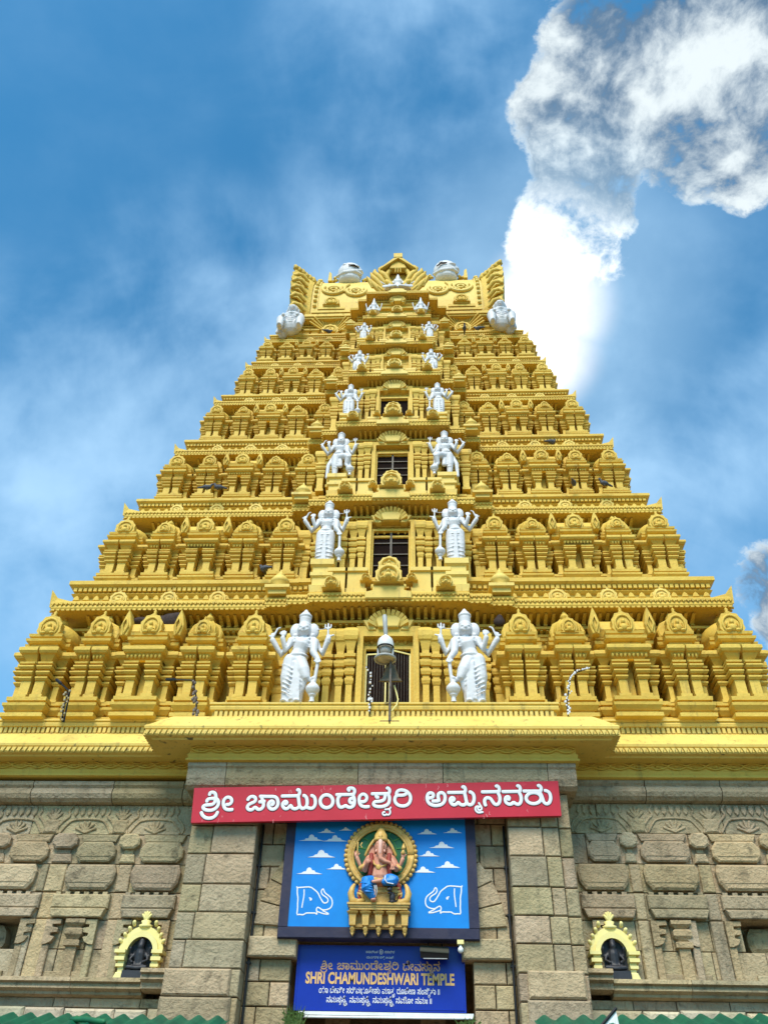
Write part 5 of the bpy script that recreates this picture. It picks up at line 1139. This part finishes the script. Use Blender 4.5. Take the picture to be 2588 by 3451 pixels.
# ================================================================== blue name board
BO = (.06, 19.95, 4.6)
brd = thing('name_board', 'deep blue temple name board with gold and white lettering hung in the doorway', 'sign', BO)
mb = MB(); mb.hexa([(-1.69, 19.9, 4.58), (1.85, 19.9, 4.60), (1.85, 19.98, 4.60), (-1.69, 19.98, 4.58), (-1.69, 19.9, 5.80), (1.85, 19.9, 5.80), (1.85, 19.98, 5.80), (-1.69, 19.98, 5.80)]); mb.build('board', BOARD, brd, BO)
mb = MB()
for a, b, c, d in ((-1.72, 1.88, 4.555, 4.585), (-1.72, -1.685, 4.585, 5.80), (1.845, 1.88, 4.585, 5.80)): mb.box(a, b, 19.885, 19.985, c, d)
mb.build('edge', BOARD, brd, BO)
def text_mesh(s, size, bold=0.0):
    cu = bpy.data.curves.new('t', 'FONT'); cu.body = s; cu.size = size; cu.offset = bold; cu.extrude = .004; cu.resolution_u = 3
    o = bpy.data.objects.new('t', cu); COL.objects.link(o)
    dg = bpy.context.evaluated_depsgraph_get(); dg.update(); me = bpy.data.meshes.new_from_object(o.evaluated_get(dg))
    bpy.data.objects.remove(o); bpy.data.curves.remove(cu); return me
def line(tokens, xa, xb, zb, name, m, bold=0.004, squash=1.0):
    # tokens: strings, or ('_', s) for a subscript letter hung under the letter before it; laid out then fitted between xa and xb
    vs, fs, x, last = [], [], 0.0, (0, .5)
    for tk in tokens:
        if tk == ' ': x += .34; continue
        sub = isinstance(tk, tuple); s = tk[1] if sub else tk
        me = text_mesh(s, .55 if sub else 1.0, bold*(1 if not sub else .8)*3.2)
        c = [v.co for v in me.vertices]
        if not c: continue
        lo, hi = min(v.x for v in c), max(v.x for v in c)
        if sub: ox, oz = max(last[0], last[1]-(hi-lo)*.75)-lo, -.36; x = max(x, ox+hi+.02)
        else: ox, oz = x-lo, 0; last = (x, x+hi-lo); x += hi-lo+.05
        o = len(vs); vs += [(v.x+ox, v.y+oz, v.z) for v in c]; fs += [tuple(i+o for i in p.vertices) for p in me.polygons]
        bpy.data.meshes.remove(me)
    k = (xb-xa)/x
    mb = MB(); mb.add([(xa+a*k, 19.899-c*.5-.004, zb+b*k*squash) for a, b, c in vs], fs); return mb.build(name, m, brd, BO)
V = lambda s: ('_', s)
mb = MB(); kx = (1.36+1.22)/2/3.46
nw_ = [q for q in SIGN if max(a for a, b in q[1]) < 1.30]
sx0 = min(a for q_ in nw_ for a, b in q_[1]); sx1 = max(a for q_ in nw_ for a, b in q_[1]); kk = (.46+1.20)/(sx1-sx0)
for wd, pts in nw_: mb.stroke([(-1.20+(a-sx0)*kk, 5.385+b*kk*1.05) for a, b in pts], wd*kk*.92, 19.899, .008, it=1)
mb.build('lettering', TANL, brd, BO)
line(['ದೇ', 'ವ', 'ಸಾ', V('ಥ'), 'ನ'], .56, 1.36, 5.325, 'lettering', TANL, .006, 1.15)
line(['SHRI CHAMUNDESHWARI TEMPLE'], -1.51, 1.66, 5.065, 'lettering', GOLDL, .010, 1.45)
line(['ಯಾ', ' ', 'ದೇ', 'ವೀ', ' ', 'ಸ', 'ರ್', 'ವ', 'ಭೂ', 'ತೇ', 'ಷು', ' ', 'ಮಾ', 'ತೃ', ' ', 'ರೂ', 'ಪೇ', 'ಣ', ' ', 'ಸಂ', 'ಸಿ', V('ಥ'), 'ತಾ', ' ', '॥'], -1.21, 1.34, 4.885, 'lettering', LET, .004, 1.35)
nm = ['ನ', 'ಮ', 'ಸ', V('ತ'), 'ಸೈ', V('ಯ')]
line(nm+[' ']+nm+[' ']+nm+[' ', 'ನ', 'ಮೋ', ' ', 'ನ', 'ಮಃ', ' ', '॥'], -1.04, 1.17, 4.715, 'lettering', LET, .004, 1.25)
line(['ಕ', 'ನಾ', 'ರ್', 'ಟ', 'ಕ'], -.24, .02, 5.655, 'lettering', LET, .003); line(['ಸ', 'ಕಾ', 'ರ್', 'ರ'], .16, .38, 5.655, 'lettering', LET, .003)
line(['ಧಾ', 'ಮಿ', 'ರ್', 'ಕ', ' ', 'ದ', 'ತಿ', V('ತ'), ' ', 'ಇ', 'ಲಾ', 'ಖೆ'], -.22, .36, 5.55, 'lettering', LET, .003)
mb = MB(); mb.tube([(.09+.035*cos(R(a)), 19.895, 5.68+.045*sin(R(a))) for a in range(0, 361, 30)], .008, 5, cap=False); mb.ell((.09, 19.895, 5.68), (.015, .006, .025), 8, 5); mb.build('emblem', LET, brd, BO)
# floodlight in front of the board
fl = thing('floodlight', 'dark rectangular floodlight fixed in front of the top right of the blue name board', 'floodlight', (1.23, 19.6, 5.6))
mb = MB(); o_ = (1.23, 19.6, 5.6)
mb.hexa([(.94, 19.5, 5.50), (1.53, 19.5, 5.47), (1.53, 19.68, 5.50), (.94, 19.68, 5.53), (.93, 19.45, 5.60), (1.54, 19.45, 5.57), (1.54, 19.70, 5.72), (.93, 19.70, 5.75)])
mb.build('housing', BLACK, fl, o_)
mb = MB(); mb.hexa([(.93, 19.44, 5.605), (1.54, 19.44, 5.575), (1.54, 19.69, 5.725), (.93, 19.69, 5.755), (.93, 19.435, 5.625), (1.54, 19.435, 5.595), (1.54, 19.68, 5.745), (.93, 19.68, 5.775)]); mb.build('cover', mat('dark_olive_metal', (.06, .06, .045), None, 1, .5), fl, o_)
mb = MB(); mb.box(1.0, 1.5, 19.47, 19.51, 5.474, 5.488); mb.build('trim', MET, fl, o_)
mb = MB(); mb.tube([(1.1, 19.65, 5.7), (1.1, 19.85, 5.86)], .015, 5); mb.tube([(1.4, 19.65, 5.7), (1.4, 19.85, 5.86)], .015, 5); mb.build('bracket', BLACK, fl, o_)
bl = thing('light_bulb', 'bare white light bulb hanging at the right corner of the door lintel', 'light bulb', (1.78, 19.5, 5.85))
mb = MB(); mb.box(1.72, 1.86, 19.44, 19.58, 5.76, 5.84); mb.build('base', CREAM, bl, (1.78, 19.5, 5.85))
mb = MB(); mb.lathe([(.02, 5.77), (.03, 5.72), (.06, 5.68), (.06, 5.63), (.03, 5.60), (.005, 5.59)], (1.79, 19.5, 0), 12); mb.build('bulb', WMET, bl, (1.78, 19.5, 5.85))
tb = thing('tube_light', 'long white tube light fitting along the foot of the blue name board', 'tube light', (.2, 19.8, 4.45))
mb = MB(); mb.box(-1.60, 2.02, 19.78, 19.84, 4.47, 4.53); mb.build('batten', WMET, tb, (.2, 19.8, 4.45))
mb = MB(); mb.tube([(-1.58, 19.78, 4.43), (2.0, 19.78, 4.445)], .025, 8); mb.build('tube', WMET, tb, (.2, 19.8, 4.45))

# ================================================================== pole with dome lamp and horn speaker
HORN = mat('dusty_horn', (.15, .115, .07), (.10, .08, .05), 6, .6)
PLO = (.24, 18.62, 10.44)
pole = thing('lamp_pole', 'grey pole with white dome lamp and round reflector before the lowest doorway', 'lamp post', PLO)
mb = MB(); mb.tube([(.24, 18.62, 10.40), (.24, 18.66, 12.2)], .03, 8); mb.build('pole', RUST, pole, PLO)
mb = MB(); mb.tube([(.02, 18.60, 10.42), (.46, 18.60, 10.42)], .022, 6); mb.tube([(.24, 18.45, 10.36), (.24, 18.8, 10.52)], .022, 6); mb.build('foot', BLACK, pole, PLO)
mb = MB(); mb.tube([(.22, 18.66, 12.15), (.16, 18.8, 12.5), (.10, 18.74, 12.86), (.06, 18.70, 13.45)], [.03, .03, .055, .065], 10); mb.build('arm', MET, pole, PLO)
mb = MB(); mb.lathe([(.21, 0), (.215, .03), (.21, .14), (.18, .24), (.12, .31), (.06, .35), (.045, .38)], (.10, 18.7, 12.5), 20); mb.build('dome', WMET, pole, PLO)
mb = MB(); mb.tube([(.10+.205*cos(R(a)), 18.7+.205*sin(R(a)), 12.5) for a in range(0, 361, 20)], .02, 6, cap=False); mb.build('rim', BLACK, pole, PLO)
mb = MB(); mb.ell((.10, 18.7, 12.42), (.15, .15, .16), 16, 10); mb.build('globe', GLASS, pole, PLO)
mb = MB()
for q in (-1, 1): mb.tube([(.10+q*.19, 18.7, 12.5), (.10+q*.19, 18.66, 12.24)], .03, 6)
mb.tube([(.10+.25*cos(R(a)), 18.62+.25*sin(R(a)), 12.13) for a in range(0, 361, 15)], .038, 8, cap=False); mb.build('reflector', MET, pole, PLO)
mb = MB(); mb.ell((.10, 18.62, 12.13), (.22, .22, .04), 16, 8); mb.build('lens', GLASS, pole, PLO)
ho = thing('horn_loudspeaker', 'dusty grey horn loudspeaker facing down behind the lamp pole', 'loudspeaker', (.23, 18.95, 11.6))
mb = MB(); mb.lathe([(.37, 0), (.35, .03), (.27, .12), (.21, .28), (.17, .42), (.15, .5), (.09, .56), (.08, .62)], (0, 0, 0), 22); o = mb.build('horn', HORN, ho); o.location = (0, .1, .12); o.rotation_euler = (R(24), 0, 0); o.scale = (.82, .82, .82)
mb = MB(); mb.tube([(.23, 18.95, 12.1), (.24, 18.75, 12.12)], .025, 6); mb.build('bracket', BLACK, ho, (.23, 18.95, 11.6))
mb = MB(); mb.tube([(.33, 18.95, 11.55), (.39, 18.9, 11.32), (.43, 18.85, 11.12), (.40, 18.8, 10.95), (.28, 18.7, 10.74)], .02, 6); o = mb.build('cable', CREAM, None, (.3, 18.7, 10.74)); o.location = (.3, 18.7, 10.74)
tag(o, 'looped pale cable dangling beside the lamp pole', 'cable')

# ================================================================== strings of lights, lamp arms, pipes
DUST = mat('dusty_bulbs', (.36, .30, .18), None, 1, .6)
def light_string(pts, label, nb, jit=.05, m=None):
    o_ = pts[-1]; th = thing('string_light', label, 'string light', o_, 'strings of small lights on the tower')
    mb = MB(); mb.tube(pts, .022, 5); mb.build('cable', BLACK, th, o_)
    mb = MB(); P_ = [Vector(p) for p in pts]; tot = sum((b-a).length for a, b in zip(P_, P_[1:]))
    for k in range(nb):
        d = tot*(k+.5)/nb
        for a, b in zip(P_, P_[1:]):
            l = (b-a).length
            if d <= l: p = a+(b-a)*(d/l); break
            d -= l
        x, y, z = p.x+random.uniform(-jit, jit), p.y-.04, p.z; q = random.uniform(.012, .027)
        mb.hexa([(x-q, y-q, z-q), (x+q, y-q*.6, z-q*.8), (x+q, y+q, z-q), (x-q, y+q, z-q), (x-q*.8, y-q, z+q), (x+q, y-q, z+q*1.2), (x+q, y+q, z+q), (x-q, y+q, z+q)])
    mb.build('bulbs', m or LET, th, o_)
light_string([(-.44, 19.5, 12.40), (-.37, 19.5, 12.26), (-.34, 19.5, 12.0), (-.30, 19.5, 11.8), (-.31, 19.5, 11.6), (-.29, 19.4, 11.4), (-.26, 18.85, 11.08), (-.25, 18.78, 10.72)], 'dark string of small lights trailing down the left of the lowest tower doorway', 22)
light_string([(5.24, 18.9, 12.0), (4.96, 18.9, 11.92), (4.75, 18.9, 11.78), (4.66, 18.9, 11.38), (4.58, 18.9, 11.1), (4.56, 18.85, 10.70)], 'bent string of white lights on the right shoulder of the lower cornice', 34, .07)
light_string([(-8.05, 19.1, 11.50), (-8.08, 19.1, 11.3), (-8.07, 19.1, 10.95), (-8.06, 19.2, 10.70)], 'dusty string of lights on the lower cornice at the far left', 16, .08, DUST)
for (pts, lab) in (([(-4.58, 18.95, 10.68), (-4.66, 18.95, 11.2), (-4.84, 18.95, 11.72), (-5.52, 18.95, 11.74)], 'black bent lamp arm left of the large left guardian statue'), ([(-8.02, 19.2, 10.7), (-8.06, 19.15, 11.5), (-8.5, 19.15, 11.84)], 'short black bent lamp arm at the far left of the lower cornice')):
    o_ = pts[0]; th = thing('bent_lamp', lab, 'lamp', o_, 'black lamp arms on the lower cornice')
    mb = MB(); mb.tube(pts, .024, 6, smooth=False); mb.build('arm', BLACK, th, o_)
    mb = MB(); a, b = pts[-2], pts[-1]; mb.tube([(a[0]*.3+b[0]*.7, a[1], a[2]*.3+b[2]*.7), b], .042, 6, smooth=False); mb.build('lamp_head', BLACK, th, o_)
    if len(pts) > 3:
        mb = MB()
        for k in range(22): u = random.random(); mb.ell((a[0]*(1-u)+pts[0][0]*u+random.uniform(-.06, .06), 18.93, a[2]*(1-u)+pts[0][2]*u), (.04, .03, .05), 5, 4)
        mb.build('tangled_wire', RUST, th, o_)
for pts, lab in (([(-2.74, 19.72, 8.3), (-2.74, 19.72, 4.2), (-2.74, 19.72, 0.3)], 'thin black pipe running down the inner side of the left gateway pillar'), ([(2.885, 19.70, 8.3), (2.885, 19.70, 4.2), (2.885, 19.7, 0.3)], 'thin black pipe running down the inner side of the right gateway pillar')):
    mb = MB(); mb.tube(pts, .028, 8)
    for z in (5.4, 6.4, 7.4): mb.box(pts[0][0]-.05, pts[0][0]+.05, 19.69, 19.80, z-.02, z+.02)
    o = mb.build('drain_pipe', BLACK, None, (pts[0][0], 19.72, .3)); o.location = (pts[0][0], 19.72, .3); tag(o, lab, 'pipe', 'black pipes beside the gateway pillars')
# honeycombs under the first cornice
mb = MB()
for x, z, rx, rz in ((-7.0, 14.2, .32, .14), (-6.55, 14.16, .3, .24), (-6.15, 14.22, .35, .26), (-5.98, 14.32, .2, .18)): mb.ell((x, 20.1, z), (rx, .16, rz))
o = link('honeycomb', remesh(mb, 'honeycomb', .05, HIVE, (-6.5, 20.1, 14.4))); o.location = (-6.5, 20.1, 14.4); tag(o, 'large black honeycomb hanging under the first cornice on the left', 'honeycomb', 'dark honeycombs under the first cornice')
mb = MB(); mb.ell((3.2, 20.0, 14.08), (.17, .12, .16)); mb.ell((3.22, 20.0, 14.2), (.1, .1, .12))
o = link('honeycomb', remesh(mb, 'honeycomb', .04, HIVE, (3.2, 20.0, 14.25))); o.location = (3.2, 20.0, 14.25); tag(o, 'small round dark honeycomb beside the raised arm of the large right guardian statue', 'honeycomb', 'dark honeycombs under the first cornice')
# pigeons
mb = MB(); mb.ell((0, 0, .13), (.15, .085, .09)); mb.tube([(.1, 0, .17), (.14, 0, .25)], [.055, .04], 8); mb.ell((.155, 0, .27), (.045, .04, .042)); mb.tube([(.19, 0, .265), (.225, 0, .255)], [.016, .006], 5); mb.tube([(-.1, 0, .12), (-.28, 0, .07)], [.055, .03], 6)
for q in (-1, 1): mb.tube([(.02, q*.035, .07), (.03, q*.035, -.005)], .012, 5)
PG = remesh(mb, 'pigeon', .011, BIRD)
for x, y, z, rz, lab in ((-2.95, 22.98, 30.80, 30, 'dark pigeon on the sixth cornice, left of the tower middle'), (3.62, 22.98, 30.80, 160, 'dark pigeon on the sixth cornice, beside the right crouching figure'), (3.02, 23.0, 30.82, -90, 'dark pigeon under the right arched gable of the top storey'),
                         (5.77, 21.72, 22.62, 20, 'dark pigeon on the right of the third cornice, near a round medallion'), (6.05, 20.62, 19.655, 70, 'dark pigeon at the foot of the third storey shrines on the right'), (7.05, 20.66, 19.655, 200, 'dark pigeon by the outermost medallion of the second cornice on the right'),
                         (-6.1, 20.62, 19.655, 10, 'dark pigeon on the left of the second cornice, above a medallion'), (-5.7, 20.62, 19.655, 180, 'dark pigeon on the left of the second cornice, between two medallions'), (-3.6, 19.85, 15.755, 150, 'dark pigeon at the foot of the second storey, left of the doorway bay')):
    o = link('pigeon', PG); o.location = (x, y, z); o.rotation_euler = (0, 0, R(rz)); tag(o, lab, 'pigeon', 'pigeons perched on the tower')

# ================================================================== green sheet roofs at the foot of the picture
def sheet(x0, x1, yb, zb_, yf, zf_, label, tilt=0):
    o_ = ((x0+x1)/2, yf, zf_); mb = MB(); n = int((x1-x0)/.036); vs = []
    for k in range(n+1):
        x = x0+(x1-x0)*k/n; c = .04*(abs(((x/.36) % 1)*2-1)*2-1)
        c = max(-.045, min(.045, c*1.5))
        for y, z in ((yb+random.uniform(-.01, .01), zb_), (yf, zf_)): vs.append((x, y, z+c+tilt*(x-x0)))
    vs += [(a, b, c-.006) for a, b, c in vs]; m = 2*(n+1)
    fs = [(2*k, 2*k+1, 2*k+3, 2*k+2) for k in range(n)]+[(m+2*k+2, m+2*k+3, m+2*k+1, m+2*k) for k in range(n)]
    fs += [(2*k, 2*k+2, m+2*k+2, m+2*k) for k in range(n)]+[(2*k+1, m+2*k+1, m+2*k+3, 2*k+3) for k in range(n)]
    mb.add(vs, fs)
    th = thing('sheet_roof', label, 'canopy', o_, 'green sheet canopies at the foot of the gateway')
    mb.build('corrugated_sheet', GSHEET, th, o_)
    mb = MB()
    for x in (x0+.2, (x0+x1)/2, x1-.2):
        for y, z in ((yb-.3, zb_-.15), (yf+.3, zf_+.05)): mb.tube([(x, y, 0), (x, y, z+tilt*(x-x0))], .05, 8)
    mb.build('post', GRN, th, o_)
sheet(-11, -2.62, 18.0, 4.13, 14.0, 2.9, 'green corrugated sheet canopy at the lower left before the stone wall', .0)
sheet(3.05, 11, 18.0, 4.22, 14.0, 3.0, 'green corrugated sheet canopy at the lower right before the stone wall', .022)
mb = MB(); mb.hexa([(4.05, 17.2, 3.6), (4.48, 17.2, 3.65), (4.48, 17.3, 3.65), (4.05, 17.3, 3.6), (4.0, 17.2, 3.86), (4.42, 17.2, 4.24), (4.42, 17.3, 4.24), (4.0, 17.3, 3.86)])
for k in range(4): mb.box(4.08+.1*k, 4.12+.1*k, 17.17, 17.2, 3.62, 3.88+.085*k)
me_ = WMET
o_ = (4.2, 17.25, 3.6); th = thing('ridged_panel', 'white ridged sheet with a slanting black edge, at the foot of the right pillar', 'sheet panel', o_); mb.build('sheet', me_, th, o_)
mb = MB(); mb.tube([(3.7, 17.2, 3.62), (4.0, 17.2, 3.88), (4.42, 17.2, 4.26)], .03, 6, smooth=False); mb.tube([(4.3, 17.25, 0), (4.3, 17.25, 3.65)], .03, 6); mb.build('edge', BLACK, th, o_)
mb = MB(); mb.tube([(-5.35, 17.4, 0), (-5.35, 17.4, 3.99)], .06, 10); mb.tube([(-5.4, 17.35, 3.98), (-5.1, 17.2, 3.96), (-4.7, 17.0, 3.90)], .05, 8)
o = mb.build('gutter_pipe', GRN, None, (-5.35, 17.4, 0)); o.location = (-5.35, 17.4, 0); tag(o, 'dark green pipe end standing by the lower left canopy', 'pipe')
def tuft(x, y, z, h, n, label):
    mb = MB()
    for k in range(n):
        a = random.uniform(0, 2*pi); r = random.uniform(.02, .16); hh = h*random.uniform(.4, 1); x2, y2 = x+r*cos(a), y+r*.5*sin(a)
        mb.add([(x2-.012, y2, z), (x2+.012, y2, z), (x2+.5*r*cos(a)+.012, y2, z+hh*.7), (x2+r*1.1*cos(a), y2-.03, z+hh), (x2+.5*r*cos(a)-.014, y2, z+hh*.7)], [(0, 1, 2, 3, 4)])
        for j in range(3): zz_ = z+hh*(.3+.2*j); q = random.choice((-1, 1)); xx = x2+.3*r*cos(a); mb.add([(xx, y2, zz_), (xx+q*.05, y2-.02, zz_+.035), (xx+q*.09, y2-.02, zz_+.02), (xx+q*.05, y2-.01, zz_-.01)], [(0, 1, 2, 3)])
    o = mb.build('hanging_plant', LEAF, None, (x, y, z)); o.location = (x, y, z); tag(o, label, 'plant', 'small plants at the doorway')
tuft(-1.68, 19.7, 4.05, .62, 46, 'straggly green plant at the left foot of the blue name board'); tuft(1.9, 19.7, 4.1, .42, 34, 'small green plant at the right foot of the blue name board')
